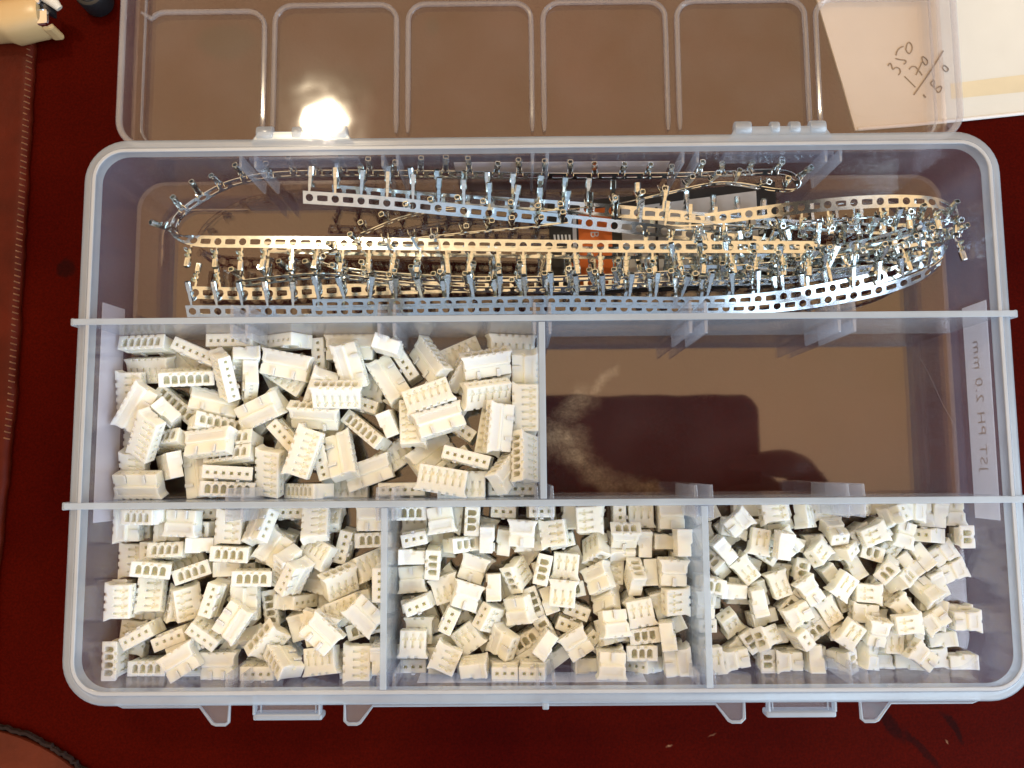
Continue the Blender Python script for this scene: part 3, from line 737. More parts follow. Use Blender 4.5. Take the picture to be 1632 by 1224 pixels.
2 80.23 -58.58 9.65 0.287 -0.018 -0.088 0.954
2 105.35 -52.71 2.69 0.436 -0.521 -0.478 -0.557
2 112.43 -54.89 2.02 0.000 -0.751 -0.661 -0.000
2 84.6 -41.97 2.69 0.142 -0.679 -0.196 -0.693
2 96.27 -52.84 6.06 0.941 0.000 -0.000 0.339
2 102.93 -48.48 6.1 0.334 0.907 0.243 -0.080
2 104.58 -56.68 2.69 0.436 -0.521 -0.478 -0.557
2 112.78 -56.07 6.06 0.000 -0.707 -0.707 0.000
2 98.51 -61.64 6.06 0.000 -1.000 -0.000 -0.000
2 112.53 -67.12 2.69 0.522 0.516 0.483 -0.476
2 91.45 -65.53 2.02 0.000 -1.000 0.027 0.000
2 97.87 -67.18 2.69 0.480 -0.480 -0.519 -0.519
2 105.22 -66.47 2.02 0.730 0.000 0.000 -0.684
6 -97.07 10.85 8.98 0.139 -0.126 -0.584 -0.790
6 -112.75 6.05 7.21 0.704 0.068 -0.058 0.705
6 -85.53 10.82 11.33 0.668 -0.127 -0.475 0.559
6 -109.64 2.33 10.6 0.037 -0.487 0.869 0.081
6 -105.97 -5.37 12.17 0.844 0.050 -0.241 0.477
6 -112.25 -15.46 4.36 0.721 0.140 -0.129 0.666
6 -109.32 -18.39 8.41 0.187 -0.980 -0.013 -0.065
6 -84.87 -15.63 9.83 0.677 -0.715 0.142 0.103
6 -73.73 -15.22 8.4 0.737 0.030 -0.182 0.650
6 -81.67 14.48 7.99 0.499 0.256 0.502 -0.658
6 -61.91 -0.02 7.83 0.013 0.035 0.941 0.337
6 -76.13 1.33 4.6 0.193 -0.336 0.918 0.088
6 -63.28 -20.38 6.89 0.252 -0.252 0.661 0.661
6 -60.83 6.62 7.62 0.175 -0.519 0.776 0.312
6 -30.76 15.02 5.95 0.308 0.374 0.865 0.133
6 -14.97 7.2 5.21 0.925 0.322 0.167 0.116
6 -4.42 11.56 5.7 0.217 -0.673 -0.673 -0.217
6 -50.09 9 2.02 0.141 0.000 0.000 0.990
6 -42 10.01 6.16 0.096 0.873 -0.477 0.022
6 -52.85 18.98 6.06 0.000 0.000 -1.000 -0.000
6 -30.67 4.43 10.23 0.178 -0.028 -0.147 -0.973
6 -14.89 5.61 9.45 0.021 -0.198 0.303 -0.932
6 -24.08 -2.79 3.52 0.677 -0.677 0.204 -0.204
6 -48.05 -4.4 5.57 0.347 0.105 0.699 0.616
6 -26.58 -17.7 13.1 0.086 -0.000 0.000 0.996
6 -4.45 1.91 7.17 0.704 0.066 -0.056 0.705
6 -54.46 -18.88 2.02 1.000 -0.000 0.000 -0.000
6 -47.47 -15.53 6.06 0.000 0.168 -0.986 0.000
4 -91.13 -26.22 3.52 0.707 -0.707 0.000 -0.000
4 -95.83 -28.6 10.98 0.010 0.995 -0.019 0.098
4 -103.8 -40.6 10.32 0.040 -0.124 -0.706 -0.696
4 -93.34 -41.55 7.56 0.113 0.113 -0.698 -0.698
4 -95.81 -49.82 6.8 0.727 -0.153 0.262 -0.617
4 -112.78 -49 9.06 0.707 -0.000 0.000 0.707
4 -87.12 -47.3 3.52 0.677 -0.677 -0.205 0.205
4 -107.53 -58.01 7.56 0.169 -0.169 0.687 -0.687
4 -81 -53.74 13.1 0.000 -0.881 -0.473 0.000
4 -60.67 -29.26 9.94 0.657 -0.172 0.186 0.710
4 -45.77 -27.74 6.06 0.000 0.000 -1.000 0.000
4 -46.98 -40.78 4.39 0.186 -0.300 -0.085 -0.932
4 -82.41 -36.64 10.56 0.022 0.022 0.707 0.707
4 -45.84 -33.75 3.52 0.013 0.013 -0.707 -0.707
4 -54.34 -44.36 9.29 0.929 0.186 0.304 0.103
4 -42.82 -44.77 10.56 0.500 -0.500 -0.500 0.500
4 -66.5 -49.83 6.07 0.627 -0.610 0.358 0.327
4 -56.71 -55.97 18.18 0.000 -0.363 -0.932 -0.000
4 -52.48 -51.79 10.1 0.176 0.000 0.000 -0.984
4 -46.74 -52.35 14.13 0.097 0.919 -0.370 -0.092
4 -89 -57.19 10.42 0.747 -0.583 0.235 -0.219
4 -57.7 -64.04 12.57 0.070 0.140 -0.079 -0.985
4 -48.45 -64.26 13.1 0.710 -0.000 0.000 0.704
3 -35.05 -28.59 2.02 0.015 0.000 -0.000 -1.000
3 -14.88 -33.31 7.72 0.706 0.019 -0.707 -0.036
3 -34.39 -60.23 10.1 0.016 -0.000 -0.000 1.000
3 -33.07 -50.39 10.56 0.694 -0.694 -0.134 0.134
3 -2.72 -50.47 3.52 0.578 0.578 -0.408 -0.408
3 -6.51 -52.14 8.08 0.064 -0.954 -0.106 -0.273
3 -20.47 -48.19 9.79 0.097 -0.154 -0.983 0.039
3 -18.32 -66.18 11 0.557 -0.404 -0.505 -0.521
3 -10.37 -67.18 10.56 0.000 -0.000 -0.707 0.707
3 0.64 -58.05 3.52 0.615 0.615 -0.348 -0.348
3 -5.65 -31.9 10.1 0.000 0.033 1.000 -0.000
3 12.35 -28.35 10.1 0.726 0.000 -0.000 -0.688
3 14.48 -36.49 5.26 0.134 0.432 -0.281 -0.846
3 34.93 -27.72 6.06 0.000 0.000 -1.000 0.000
3 6.11 -40.99 6.06 0.051 0.000 0.000 0.999
3 16.78 -50.09 5.36 0.313 -0.122 0.882 -0.330
3 34.92 -49.97 8.92 0.702 -0.089 0.141 -0.693
3 14.86 -44.25 7.08 0.283 -0.181 0.928 -0.161
3 0.2 -60.61 10.72 0.200 -0.661 0.252 0.678
3 34.8 -65.49 10.1 0.000 -0.680 -0.733 0.000
3 18.26 -55.45 11.48 0.133 0.980 0.029 -0.146
2 51.91 -29.42 10.1 0.000 -0.425 -0.905 0.000
2 57.52 -34.64 9.06 0.089 0.000 -0.000 0.996
2 43.8 -45.88 3.52 0.025 0.025 0.707 0.707
2 47.23 -41.48 4.19 0.515 0.017 0.707 0.485
2 73.63 -37.75 7.78 0.841 -0.285 0.148 -0.436
2 44.2 -45.64 10.56 0.060 0.060 0.705 0.705
2 50.28 -56.4 3.67 0.274 -0.087 0.290 -0.913
2 59.44 -55.32 2.69 0.418 -0.536 0.462 0.570
2 67.84 -59.8 8.56 0.378 -0.284 -0.592 0.652
2 59.02 -59.6 7.99 0.570 0.124 0.379 0.718
2 44.41 -65.23 9.06 0.050 0.000 0.000 -0.999
2 59.47 -66.23 3.52 0.500 0.500 0.500 0.500
2 88.01 -32.92 9.06 0.826 0.000 0.000 -0.564
2 95.23 -55.98 10.1 0.741 0.000 -0.000 -0.671
2 98.7 -64.3 10.1 0.000 0.427 -0.904 -0.000
2 86.53 -65.12 5.52 0.009 0.943 -0.093 -0.321
2 103.69 -55.73 7.29 0.025 -0.880 0.468 -0.074
2 85.22 -58.88 3.52 0.012 0.012 -0.707 -0.707
2 82.9 -64.62 3.23 0.947 0.024 0.320 0.004
6 -79.88 8.91 8.42 0.558 -0.177 0.804 -0.102
6 -76.94 1.35 8.78 0.117 -0.958 -0.192 -0.177
6 -69.42 13.71 10.1 0.000 -0.099 -0.995 -0.000
6 -55.17 5.53 11.68 0.934 0.356 0.035 -0.019
6 -63.39 -10.09 13.1 0.812 -0.000 0.000 0.584
6 -41.12 18.2 13.71 0.583 0.444 -0.550 0.400
6 -36.47 3.28 2.02 0.289 0.000 -0.000 0.957
6 -52.08 13.53 9.71 0.145 -0.776 0.608 0.087
6 -11.61 -3.69 10.94 0.124 0.660 -0.723 -0.162
6 -41.58 -2.3 6.67 0.689 -0.106 0.699 0.161
6 -27.54 -1.88 11.53 0.109 0.167 -0.970 0.137
6 -54.28 -10.98 8.83 0.190 0.582 0.780 -0.128
6 -4.68 -11.95 9.51 0.672 0.221 0.382 0.595
4 -87.09 -48.4 10.56 0.568 -0.568 -0.421 0.421
4 -76.81 -42.78 11.45 0.064 -0.095 -0.701 -0.704
4 -67.4 -63.84 13.54 0.591 0.671 -0.439 0.092
3 26.36 -58.67 7.56 0.706 0.706 0.040 0.040
"""

# ------------------------------------------------------------------ connector housings
HH = 7.0
def loft(rings):
    mb = MB(); mb.sweep(rings, False); k = len(rings[0])
    mb.f.append(tuple(range(k-1, -1, -1))); mb.f.append(tuple((len(rings)-1)*k+i for i in range(k)))
    return mb
def housing_mesh(n):
    """x along the pins, y from the mating end to the wire end, z out of the face with the windows"""
    wS, wO, h = (n-1)+1.4, (n-1)+2.1, HH/2
    rows = [(-h, wS, -1.5), (-.4, wS, -1.5), (-.15, wS, -1.95), (h-1.7, wS, -1.95), (h-.95, wS+.2, -1.95), (h-.4, wO-.1, -1.95), (h, wO, -1.95)]
    rings = [[(-w, y, zb), (w, y, zb), (w, y, 2.0), (-w, y, 2.0)] for (y, w, zb) in rows]
    body = loft(rings).build('tmp', None, bevel=.12, bseg=1)
    px = [2*i-(n-1) for i in range(n)]
    A, B, C_ = MB(), MB(), MB()
    for x in px:
        arch_ = [(x-.74, -1.15), (x+.74, -1.15), (x+.74, .55), (x+.5, 1.0), (x, 1.2), (x-.5, 1.0), (x-.74, .55)]
        A.add([(a, h-2.9, z) for a, z in arch_]+[(a, h+.4, z) for a, z in arch_], [tuple(range(6, -1, -1)), tuple(range(7, 14))]+[(i, (i+1) % 7, 7+(i+1) % 7, 7+i) for i in range(7)])
        B.box(x-.40, x+.40, -h-.3, -h+1.6, -.30, .50)
        # window in the shape of a T and the groove above it
        t = [(x-.32, -h+.7), (x+.32, -h+.7), (x+.32, -h+1.6), (x+.74, -h+1.6), (x+.74, -h+2.4), (x+.3, -h+2.4), (x+.3, -h+4.4), (x-.3, -h+4.4), (x-.3, -h+2.4), (x-.74, -h+2.4), (x-.74, -h+1.6), (x-.32, -h+1.6)]
        C_.prism(t, 1.45, 2.6)
    for i in range(n-1):
        C_.box(px[i]+.6, px[i]+1.4, h-.6, h+.3, 1.3, 2.5); C_.box(px[i]+.6, px[i]+1.4, h-.45, h+.3, -2.5, -1.5)
    C_.box(-wS-.5, -wS+.35, -.9, .1, -2.4, -.6); C_.box(wS-.35, wS+.5, -.9, .1, -2.4, -.6); C_.box(-wS+.9, wS-.9, .5, 2.2, -2.4, -1.78)
    for cut in (A, B, C_):
        c = cut.build('cut', None)
        m = body.modifiers.new('b', 'BOOLEAN'); m.operation = 'DIFFERENCE'; m.object = c; m.solver = 'EXACT'
    bpy.context.view_layer.update()
    me = bpy.data.meshes.new_from_object(body.evaluated_get(bpy.context.evaluated_depsgraph_get()))
    for o in [q for q in COL.objects if q.name.startswith(('cut', 'tmp'))]: bpy.data.objects.remove(o)
    # polarising keys on the plain side, near the mating end
    bm = bmesh.new(); bm.from_mesh(me)
    for kx in ([0] if n <= 3 else [-(n-1)*.55, (n-1)*.55]):
        q = MB().box(kx-.45, kx+.45, -h+.02, -h+2.2, -2.0, -1.45)
        tmp = q.mesh('k', None); bm.from_mesh(tmp); bpy.data.meshes.remove(tmp)
    bm.to_mesh(me); bm.free()
    me.name = 'housing'; me.materials.clear(); me.materials.append(MAT['nylon'])
    return me
WORD = {2: 'two', 3: 'three', 4: 'four', 6: 'six'}
GROUP = {2: 'two-pin connectors in the near right compartment', 3: 'three-pin connectors in the near middle compartment', 4: 'four-pin connectors in the near left compartment', 6: 'six-pin connectors in the middle left compartment'}
COMP = {6: (-116, -1, -22, 22), 4: (-104, -41, -66, -24), 3: (-38, 38, -66, -24), 2: (41, 108, -66, -24)}
HM = {n: housing_mesh(n) for n in (2, 3, 4, 6)}
made = {}
for ln in POSES.strip().split('\n'):
    a = ln.split(); n = int(a[0]); loc = Vector([float(v) for v in a[1:4]]); q = Quaternion([float(v) for v in a[4:8]])
    o = bpy.data.objects.new('%s_pin_connector' % WORD[n], HM[n]); COL.objects.link(o)
    o.rotation_mode = 'QUATERNION'; o.rotation_quaternion = q; o.location = loc*S
    R = q.to_matrix(); up = [R[2][0], R[2][1], R[2][2]]
    k = max(range(3), key=lambda i: abs(up[i]))
    face = {(2, True): 'window slots up', (2, False): 'plain back up', (1, True): 'wire sockets up', (1, False): 'pin holes up', (0, True): 'standing on end', (0, False): 'standing on end'}[(k, up[k] > 0)]
    tilted = abs(up[k]) < .93
    ax = R @ Vector((1, 0, 0)); ang = math.degrees(math.atan2(ax.y, ax.x)) % 180
    if k == 0: d = ''
    elif ang < 22 or ang > 158: d = 'sideways'
    elif 68 < ang < 112: d = 'front-to-back'
    elif ang <= 68: d = 'slanting up-right'
    else: d = 'slanting down-right'
    x0, x1, y0, y1 = COMP[n]
    zx = ['left', 'centre', 'right'][min(2, max(0, int(3*(loc.x-x0)/(x1-x0))))]; zy = ['front', 'middle', 'back'][min(2, max(0, int(3*(loc.y-y0)/(y1-y0))))]
    key = (n, face, 'tilted' if tilted else 'flat', d, zy, zx)
    made.setdefault(key, []).append(o)
ORD = ['1st', '2nd', '3rd', '4th', '5th', '6th', '7th', '8th', '9th', '10th', '11th', '12th']
for (n, face, tl, d, zy, zx), os_ in made.items():
    os_.sort(key=lambda o: o.location.x)
    base = 'white %s-pin connector, %s, %s%s, %s %s' % (WORD[n], face, 'tilted ' if tl == 'tilted' else '', d, zy, zx)
    base = base.replace(' ,', ',').replace(', ,', ',').replace(',,', ',').replace('tilted ,', 'tilted,')
    for i, o in enumerate(os_):
        lab = base if len(os_) == 1 else base+', %s of %d from left' % (ORD[min(i, 11)], len(os_))
        tag(o, ' '.join(lab.split()), 'connector', GROUP[n])

# ------------------------------------------------------------------ strips of crimp terminals
PITCH, BW = 7.0, 3.45
def terminal_mesh(flip):
    """y away from the carrier band, z out of its face"""
    mb = MB(); g = -1 if flip else 1
    def trough(y0, y1, w0, w1, h, fl, tip=0.0):
        def prof(w, hh):
            o = [(-w-fl, hh), (-w, .30), (-w*.72, -.06), (w*.72, -.06), (w, .30), (w+fl, hh)]
            i_ = [(w+fl-.16, hh), (w-.15, .36), (w*.62, .10), (-w*.62, .10), (-w+.15, .36), (-w-fl+.16, hh)]
            return o+i_
        rings = [[(x, y, z*g) for x, z in prof(w, hh)] for y, w, hh in ((y0, w0, h-tip), ((y0+y1)/2, (w0+w1)/2, h), (y1, w1, h-tip))]
        o = len(mb.v); mb.sweep(rings, False); mb.f.append(tuple(o+k for k in range(12))); mb.f.append(tuple(o+24+k for k in range(11, -1, -1)))
    mb.box(-.30, .30, -.1, 1.2, -.08, .12)
    trough(1.1, 2.2, .55, .58, 2.3, .42, .9)
    trough(2.1, 2.85, .56, .56, .6, .04)
    trough(2.8, 3.7, .55, .55, 1.6, .2, .5)
    trough(3.6, 4.25, .56, .70, .6, .0)
    pr = [(-.5, -.08), (.5, -.08), (.80, .20), (.82, .98), (.55, 1.28), (-.55, 1.28), (-.82, .98), (-.80, .20)]
    pi = [(x*.74, .16+z*.70) for x, z in pr]
    mb.sweep([[(x, y, z*g) for x, z in q] for y, q in ((4.2, pr), (6.4, pr), (6.65, [(x*.9, z*.95) for x, z in pr]), (6.65, pi), (4.2, pi))], True)
    zz = sorted((g*1.2, g*1.48)); mb.box(-.2, .2, 4.7, 6.2, *zz)
    return mb.mesh('crimp_terminal', MAT['tin'], smooth=True)
TMS = {False: terminal_mesh(False), True: terminal_mesh(True)}
def strip(label, ctrl, flip=False, wild=.12):
    """ctrl: (photo x, photo y, height, roll in degrees); the band's terminals point to the side given by the roll"""
    P = [at(a, b, z) for a, b, z, r in ctrl]; P4 = [Vector((p.x, p.y, p.z, c[3])) for p, c in zip(P, ctrl)]
    fine = catmull(P4, 24)
    pts = [Vector(q[:3]) for q in fine]; rol = [q[3] for q in fine]
    d = [0.0]
    for i in range(1, len(pts)): d.append(d[-1]+(pts[i]-pts[i-1]).length)
    Lt = d[-1]
    def frame(s):
        s = min(max(s, 0.0), Lt-1e-4)
        lo = 0; hi = len(d)-1
        while hi-lo > 1:
            m_ = (lo+hi)//2
            if d[m_] <= s: lo = m_
            else: hi = m_
        t = (s-d[lo])/max(1e-6, d[hi]-d[lo])
        p = pts[lo].lerp(pts[hi], t); i0 = max(lo-2, 0); i1 = min(hi+2, len(pts)-1)
        T = (pts[i1]-pts[i0]).normalized(); r = math.radians(rol[lo]*(1-t)+rol[hi]*t)
        Nh = Vector((0, 0, 1)).cross(T).normalized(); Up = T.cross(Nh).normalized()
        B = Nh*math.cos(r)+Up*math.sin(r); return p, T, B, T.cross(B).normalized()
    root = thing('terminal_strip', label, 'terminal strip', pts[0], 'strips of crimp terminals')
    mb = MB(); th = .11
    def uv(u, v, w):
        p, T, B, n_ = frame(u); return p+B*v+n_*w
    def cell(u0, u1, kind):
        uc = (u0+u1)/2; hu = (u1-u0)/2; hv = BW/2
        angs = [0, 25, math.degrees(math.atan2(hv, hu)), 65, 90, 115, 180-math.degrees(math.atan2(hv, hu)), 155]
        angs = sorted(angs+[a+180 for a in angs])
        out_, inn = [], []
        for a in angs:
            c, s_ = math.cos(math.radians(a)), math.sin(math.radians(a))
            k = min(hu/abs(c) if abs(c) > 1e-6 else 1e9, hv/abs(s_) if abs(s_) > 1e-6 else 1e9)
            out_.append((uc+c*k, s_*k))
            if kind == 'o': inn.append((uc+c*1.02, s_*1.02))
            else:
                k2 = min(1.42/abs(c) if abs(c) > 1e-6 else 1e9, .78/abs(s_) if abs(s_) > 1e-6 else 1e9); inn.append((uc+c*k2, s_*k2))
        m_ = len(angs)
        L4 = [[uv(u, v, th) for u, v in out_], [uv(u, v, th) for u, v in inn], [uv(u, v, -th) for u, v in inn], [uv(u, v, -th) for u, v in out_]]
        mb.sweep(L4, True)
    k = int(Lt//PITCH)
    for i in range(k+1):
        s0 = i*PITCH
        for (a, b, kind) in ((s0, s0+PITCH/2, 'o'), (s0+PITCH/2, s0+PITCH, 'r')):
            if b <= Lt: cell(a, b, kind)
    mb.build('carrier_band', MAT['band'], root)
    for i in range(k+1):
        s0 = i*PITCH+PITCH/4
        if s0 > Lt: break
        p, T, B, n_ = frame(s0)
        B2 = (B+T*random.uniform(-wild, wild)+n_*random.uniform(-wild, wild)*1.2).normalized(); X = B2.cross(n_).normalized(); n2 = X.cross(B2)
        m4 = Matrix((X, B2, n2)).transposed().to_4x4(); m4.translation = (p+B*(BW/2-.02))*S
        link('crimp_terminal', TMS[flip], root, m4)
    return root
strip('golden terminal strip with the brightest glare, looping round the back of the tray',
      [(1297, 394, 13.5, 4), (1000, 393, 13.5, 4), (700, 390, 13, 4), (450, 386, 12.5, 5), (335, 385, 11.5, 8), (296, 381, 10.5, 35), (278, 368, 9, 75), (286, 344, 8, 85), (322, 316, 7, 82), (382, 289, 7, 80), (480, 277, 7, 80), (700, 278, 7, 75),
       (900, 281, 7, 80), (1100, 279, 8, 85), (1230, 274, 9, 85), (1268, 285, 9, 85), (1267, 302, 8, 85), (1235, 303, 7, 85), (1150, 292, 7, 85), (1060, 309, 7, 85), (980, 325, 7, 75), (850, 338, 7, 80), (740, 331, 7, 85), (650, 345, 6, 85), (575, 374, 5.5, 85)], False, .16)
strip('bluish terminal strip with terminals pointing back, cut end near the back left', [(483, 314, 15, 27), (600, 322, 14, 26), (720, 334, 12, 30), (850, 346, 10, 34), (1000, 362, 9, 20), (1150, 379, 8, 4), (1300, 398, 7, -8), (1420, 411, 6, -10), (1486, 419, 6, 0)], True)
strip('terminal strip just behind the bluish one, its terminal tips peeping out above', [(530, 303, 8, 46), (700, 317, 8, 40), (900, 330, 8, 30), (1100, 346, 9, -10), (1260, 358, 9, -20), (1400, 365, 8, -10), (1488, 367, 8, 25)], True)
strip('grey terminal strip at the back right with terminals pointing to the front', [(1527, 340, 12, 30), (1490, 323, 14, 16), (1400, 321, 14, -12), (1300, 328, 13, -16), (1210, 339, 11, -8), (1100, 352, 8.5, 10), (1010, 354, 7, 0)], False, .22)
strip('bluish terminal strip nearest the long partition, rising in a curve at the right end', [(297, 496, 9, 30), (500, 496, 9, 32), (700, 493, 9, 36), (900, 491, 9, 34), (1100, 491, 9, 32), (1220, 489, 9, 28), (1330, 476, 9.5, 28), (1420, 457, 10, 35), (1480, 433, 11, 55), (1508, 408, 11, 70)], True, .14)
strip('second terminal strip from the long partition, lying on top of the front one', [(499, 486, 12.5, 36), (700, 483, 12.5, 44), (900, 480, 12.5, 40), (1100, 482, 12.5, 36), (1250, 472, 12, 24), (1400, 442, 10, 6), (1488, 408, 9, 30), (1515, 384, 9, 60)], True, .2)
strip('low terminal strip on the tray floor under the others, starting at the left', [(302, 466, 4, 14), (420, 468, 4, 12), (560, 462, 3.5, 5), (800, 455, 3, 0), (1000, 450, 3, 0), (1200, 440, 3, 0), (1350, 425, 4, 0), (1450, 414, 5, 0), (1522, 378, 7, 0)], False, .22)
strip('tangled terminal strip standing on edge behind and in front of the golden one', [(905, 357, 8, 86), (850, 362, 8, 80), (740, 372, 9, 82), (620, 386, 10.5, 84), (545, 397, 10.5, 88), (508, 408, 9.5, 90), (532, 426, 8.5, 84), (640, 440, 8.5, 76), (800, 446, 8, 74), (1000, 440, 8, 78), (1200, 424, 9, 82), (1350, 407, 9, 84), (1522, 372, 9, 80)], False, .25)
strip('terminal strip hidden beneath the golden one, its terminals showing between', [(1280, 401, 8.5, 14), (1000, 403, 8.5, -14), (780, 401, 8.5, 12), (600, 398, 8.5, 0), (420, 394, 7, 12)], True, .22)
strip('loose edge-on terminal strip wandering through the front rows', [(380, 452, 6, 70), (520, 440, 8, 76), (700, 458, 8, 80), (880, 462, 8, 72), (1060, 452, 9, 80), (1230, 448, 9, 70), (1380, 432, 8, 60)], True, .3)
strip('terminal strip in the heap at the right, its band edge-on under the grey one', [(1515, 352, 8, 60), (1420, 345, 9, 70), (1300, 352, 9, 60), (1180, 364, 8, 50), (1075, 364, 8, 60)], False, .3)
strip('slack terminal strip curving through the right end of the heap', [(1130, 418, 9, 30), (1250, 410, 10, 40), (1380, 388, 11, 50), (1470, 362, 12, 50), (1512, 356, 11, 60)], True, .3)
strip('crumpled terminal strip lying between the golden and the front rows', [(1065, 432, 10, 50), (1120, 431, 10.5, 40), (1290, 436, 10, 50), (1400, 428, 9, 60)], True, .3)
strip('short loose end of terminal strip crossing at the right end of the tangle', [(1529, 369, 11, 20), (1440, 386, 10, -10), (1340, 405, 8, -14), (1255, 422, 7, 0)], False, .25)

# ------------------------------------------------------------------ printed card lying under the terminal strips
card = thing('printed_card', 'black, white and orange printed card under the terminal strips', 'card', (36, 48, 0))
def quad_slab(px, z0, z1, name, mat, parent):
    pts = [at(a, b, z1) for a, b in px]
    return MB().prism([(p.x, p.y) for p in pts], z0, z1).build(name, mat, parent)
cb = quad_slab([(872, 326), (1235, 289), (1243, 455), (885, 470)], .1, .8, 'card_sheet', MAT['card_black'], card)
quad_slab([(990, 332), (1205, 304), (1213, 450), (994, 456)], .81, .85, 'white_panel', MAT['card_white'], card)
quad_slab([(921, 335), (974, 330), (978, 455), (925, 459)], .81, .85, 'orange_panel', MAT['card_orange'], card)
quad_slab([(1044, 330), (1048, 330), (1051, 452), (1046, 452)], .86, .89, 'black_rule', MAT['card_black'], card)
quad_slab([(912, 338), (918, 337), (921, 458), (915, 459)], .81, .85, 'white_rule', MAT['card_white'], card)
for i in range(5):
    quad_slab([(882+i*6, 374), (885+i*6, 374), (886+i*6, 384), (883+i*6, 384)], .81, .85, 'printed_bar', MAT['card_white'], card)
p = at(947, 370, .9); lettering('B', 3.4, MAT['card_white'], 'lettering', card, Matrix.Translation(Vector((p.x, p.y-.6, .87))*S-card.location) @ Matrix.Rotation(math.radians(-90), 4, 'Z'))
p = at(948, 362, .9); lettering('//', 2.6, MAT['card_white'], 'lettering', card, Matrix.Translation(Vector((p.x, p.y, .87))*S-card.location) @ Matrix.Rotation(math.radians(-60), 4, 'Z'))
for ch in card.children:
    if ch.name.startswith('lettering'): ch.matrix_parent_inverse = Matrix.Identity(4)

# ------------------------------------------------------------------ envelope under the lid, with pencilled sum
env = thing('envelope', 'cream paper envelope with pencilled sum lying under the lid corner', 'envelope', (150, 120, TZ))
ep = [(93.4, 83.2), (110, 84.4), (125.8, 85.9), (143, 87.6), (190, 92.5), (186, 170), (92, 168), (78, 140), (84.0, 123.6), (87, 111), (90.1, 98.1)]
MB().prism(ep, TZ+.06, TZ+.72).build('sheet', MAT['envelope'], env, bevel=.15)
lip = [(94.2, 83.1), (110, 84.25), (125.8, 85.7), (143, 87.4), (190, 92.3)]
MB().tube([(x, y+.55, TZ+.62) for x, y in lip], .52, 8).build('folded_edge', MAT['paper'], env, smooth=True)
MB().prism([(122, 92.5), (150, 95.0), (190, 99.5), (190, 105.5), (150, 100.4), (122, 97.2)], TZ+.73, TZ+.80).build('fold_shade', MAT['fold_shade'], env)  # thin strip painted as the shade of a paper fold
flap = MB().prism([(89.0, 102.5), (92.9, 88.2), (97, 86.9), (150, 93), (150, 96)], TZ+.725, TZ+.76).build('flap', MAT['envelope'], env)
def stroke(pts, w=.19):
    # points come from the 1380,40 .. 1560,180 part of the picture (scale 180/1574)
    c = catmull([Vector((at(1380+a*.11436, 40+b*.11436, TZ+.85)).to_tuple()) for a, b in pts], 5) if len(pts) > 2 else [at(1380+a*.11436, 40+b*.11436, TZ+.85) for a, b in pts]
    mb = MB(); mb.tube([(p.x, p.y, TZ+.86) for p in c], w, 5); return mb.build('pencil_mark', MAT['pencil'], env)
stroke([(310, 570), (335, 530), (360, 560), (375, 615), (420, 590), (470, 610), (480, 660), (455, 695)])                     # 3
stroke([(415, 465), (470, 480), (545, 490), (560, 520), (530, 545)]); stroke([(420, 420), (445, 350), (490, 310), (525, 295)])   # 5
stroke([(560, 330), (575, 265), (605, 240), (640, 280), (645, 340), (610, 395), (575, 375), (555, 330)])                     # 0
stroke([(540, 715), (610, 785), (690, 865)])                                                                                # 1
stroke([(605, 615), (640, 580), (690, 580), (720, 610)]); stroke([(790, 500), (745, 600), (700, 695)]); stroke([(720, 620), (760, 660), (785, 700)])   # 7
stroke([(780, 450), (800, 440), (850, 480), (860, 530), (830, 555), (795, 510), (780, 455)])                                   # 0
stroke([(1080, 360), (880, 670), (670, 970)], .24)                                                                          # rule
stroke([(800, 970), (835, 1010)], .3)                                                                                       # 1
stroke([(945, 760), (905, 810), (930, 850), (980, 880), (1040, 850), (1055, 890), (1015, 940), (975, 900), (950, 850), (960, 790), (940, 765)])   # 8
stroke([(1090, 560), (1070, 600), (1120, 650), (1150, 610), (1110, 570), (1085, 560)])                                        # 0

# ------------------------------------------------------------------ lighter and black knob at the far corner
lt = thing('cigarette_lighter', 'cream plastic lighter with chrome head at the far left corner', 'lighter', (-152, 117, TZ))
ax0 = Vector((-190, 114.0, 4.6)); ax1 = Vector((-143.2, 117.6, 5.0)); dirx = (ax1-ax0).normalized(); diry = Vector((-dirx.y, dirx.x, 0))
rings = []
for (t, ry, rz, sh) in ((0, 4.2, 4.5, 0), (.03, 5.2, 5.6, 0), (.5, 5.4, 6.0, 0), (.74, 5.2, 6.0, -.3), (.80, 5.9, 6.0, -.9), (.9, 5.6, 6.0, -.3), (.97, 5.3, 5.9, -.2), (1.0, 4.9, 5.4, -.2)):
    c = ax0.lerp(ax1, t)+diry*sh
    rings.append([c+diry*(ry*math.copysign(abs(math.cos(a))**.75, math.cos(a)))+Vector((0, 0, rz*math.copysign(abs(math.sin(a))**.75, math.sin(a)))) for a in [2*PI*i/28 for i in range(28)]])
loft(rings).build('body', MAT['cream'], lt, smooth=True)
def along(u, v, z): p = ax1+dirx*u+diry*v; return Vector((p.x, p.y, z))
def obox(u0, u1, v0, v1, z0, z1, name, mat, bev=.3):
    mb = MB(); c = [along(u, v, z) for z in (z0, z1) for u, v in ((u0, v0), (u1, v0), (u1, v1), (u0, v1))]
    mb.add(c, [(3, 2, 1, 0), (4, 5, 6, 7), (0, 1, 5, 4), (1, 2, 6, 5), (2, 3, 7, 6), (3, 0, 4, 7)]); return mb.build(name, mat, lt, bevel=bev)
obox(-1.2, 2.6, -4.6, .2, 1.0, 9.4, 'chrome_hood', MAT['chrome'], .9)
obox(-1.6, .9, 1.2, 4.2, 2.0, 10.2, 'chrome_guard', MAT['chrome'], .6)
obox(-.5, 3.0, -5.2, -3.2, .5, 7.6, 'head_shell', MAT['cream'], .9)
mb = MB(); mb.tube([along(1.2, -.6, 6.4), along(1.2, 2.4, 6.4)], 2.3, 18); mb.build('spark_wheel', MAT['dark_metal'], lt, smooth=True)
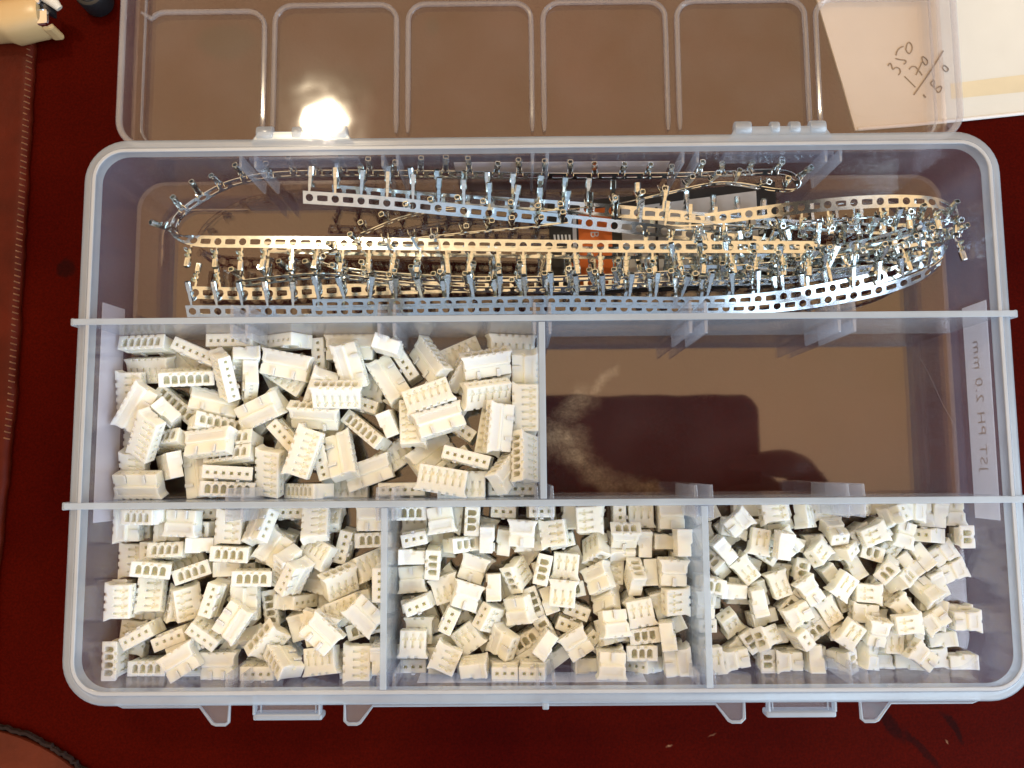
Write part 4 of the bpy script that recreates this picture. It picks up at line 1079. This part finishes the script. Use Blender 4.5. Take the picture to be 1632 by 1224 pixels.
mb = MB(); mb.tube([along(-1.0, 4.9, 8.6), along(1.6, 4.0, 9.4), along(4.2, 2.0, 8.6), along(5.4, .4, 7.8)], [1.3, 1.7, 1.6, 1.0], 12); mb.build('thumb_lever', MAT['grey_plastic'], lt, smooth=True)
obox(-9.5, -.8, 4.0, 5.8, 6.0, 9.6, 'top_plate', MAT['grey_plastic'], .5)
mw = Matrix.Translation(along(-9, 2.6, 10.75)*S-lt.location) @ Matrix.Rotation(math.atan2(dirx.y, dirx.x), 4, 'Z')
kn = thing('black_knob', 'round black knob just in view beside the lid', 'knob', (-131, 126, TZ))
MB().cyl((-131.3, 125.6), 4.6, TZ+.05, TZ+7, 40).build('body', MAT['black'], kn, smooth=True, bevel=.9)
mb = MB(); ring = [[(-131.3+(3.1+.35*math.cos(q*PI/3))*math.cos(a), 125.6+(3.1+.35*math.cos(q*PI/3))*math.sin(a), TZ+7.0+.35*math.sin(q*PI/3)) for q in range(6)] for a in [2*PI*i/36 for i in range(36)]]
mb.sweep(ring, True); mb.build('raised_ring', MAT['black'], kn, smooth=True)

# ------------------------------------------------------------------ what hangs over the table and shows as reflections: the phone taking the picture and the lamp
M4 = Matrix.Translation(CAM_POS*S) @ _M.to_4x4()
ph = MB().prism([(60.5+a, 4.5+b) for a, b in rrect(77, 38, 9, 8)], 5.0, 13.3).build('phone', MAT['phone'], None, smooth=True, bevel=1.2)
ph.matrix_basis = M4
tag(ph, 'black phone held above the organizer, seen only as a dark reflection in the tray floor', 'phone')
hand = MB()
bm = bpy.data.meshes.new('hand')
J = [((250, -190, 60), 27), ((205, -105, 34), 23), ((176, -52, 16), 24), ((160, -12, 8), 9.5), ((146, -10, -6), 8.6), ((124, -10, -9), 7.6), ((110, -11, -7), 6.4),
     ((163, -32, 8), 9.5), ((148, -29, -7), 8.8), ((124, -28, -10), 7.8), ((106, -28, -8), 6.6), ((166, -52, 9), 9.2), ((150, -47, -6), 8.4), ((127, -45, -9), 7.4), ((111, -45, -7), 6.2),
     ((168, -70, 12), 8.4), ((154, -64, -4), 7.4), ((134, -61, -8), 6.6), ((122, -60, -6), 5.6), ((160, -40, 26), 10), ((140, -18, 24), 9), ((118, -8, 19), 7.5)]
E_ = [(0, 1), (1, 2), (2, 3), (3, 4), (4, 5), (5, 6), (2, 7), (7, 8), (8, 9), (9, 10), (2, 11), (11, 12), (12, 13), (13, 14), (2, 15), (15, 16), (16, 17), (17, 18), (2, 19), (19, 20), (20, 21)]
bm.from_pydata([(Vector(j[0])+Vector((7, 13, 18)))*S for j in J], E_, []); bm.materials.append(MAT['skin'])
ho = bpy.data.objects.new('hand', bm); COL.objects.link(ho); ho.matrix_basis = M4
ho.modifiers.new('skin', 'SKIN'); sv = bm.skin_vertices[0].data
for k, j in enumerate(J): sv[k].radius = (j[1]*S, j[1]*S)
sv[0].use_root = True
ho.modifiers.new('sub', 'SUBSURF').levels = 2; ho.modifiers['sub'].render_levels = 2
tag(ho, 'hand gripping the end of the phone, seen only as a dark reflection', 'hand')
ls = thing('hanging_lamp', 'bare hanging bulb on a dark socket above the table, seen only as glare', 'lamp', LAMP)
mb = MB(); rings = []
for (r, z) in ((11, 95), (16, 78), (19, 40), (17, 22), (14, 22), (14, 60), (9, 92)):
    rings.append([(LAMP.x+r*math.cos(2*PI*i/28), LAMP.y+r*math.sin(2*PI*i/28), LAMP.z+z) for i in range(28)])
mb.sweep(rings, True); mb.build('socket', MAT['shade'], ls, smooth=True)
MB().tube([(LAMP.x, LAMP.y, LAMP.z+90), (LAMP.x+3, LAMP.y, LAMP.z+420), (LAMP.x, LAMP.y, LAMP.z+900)], 2.5, 8).build('cable', MAT['black'], ls, smooth=True)
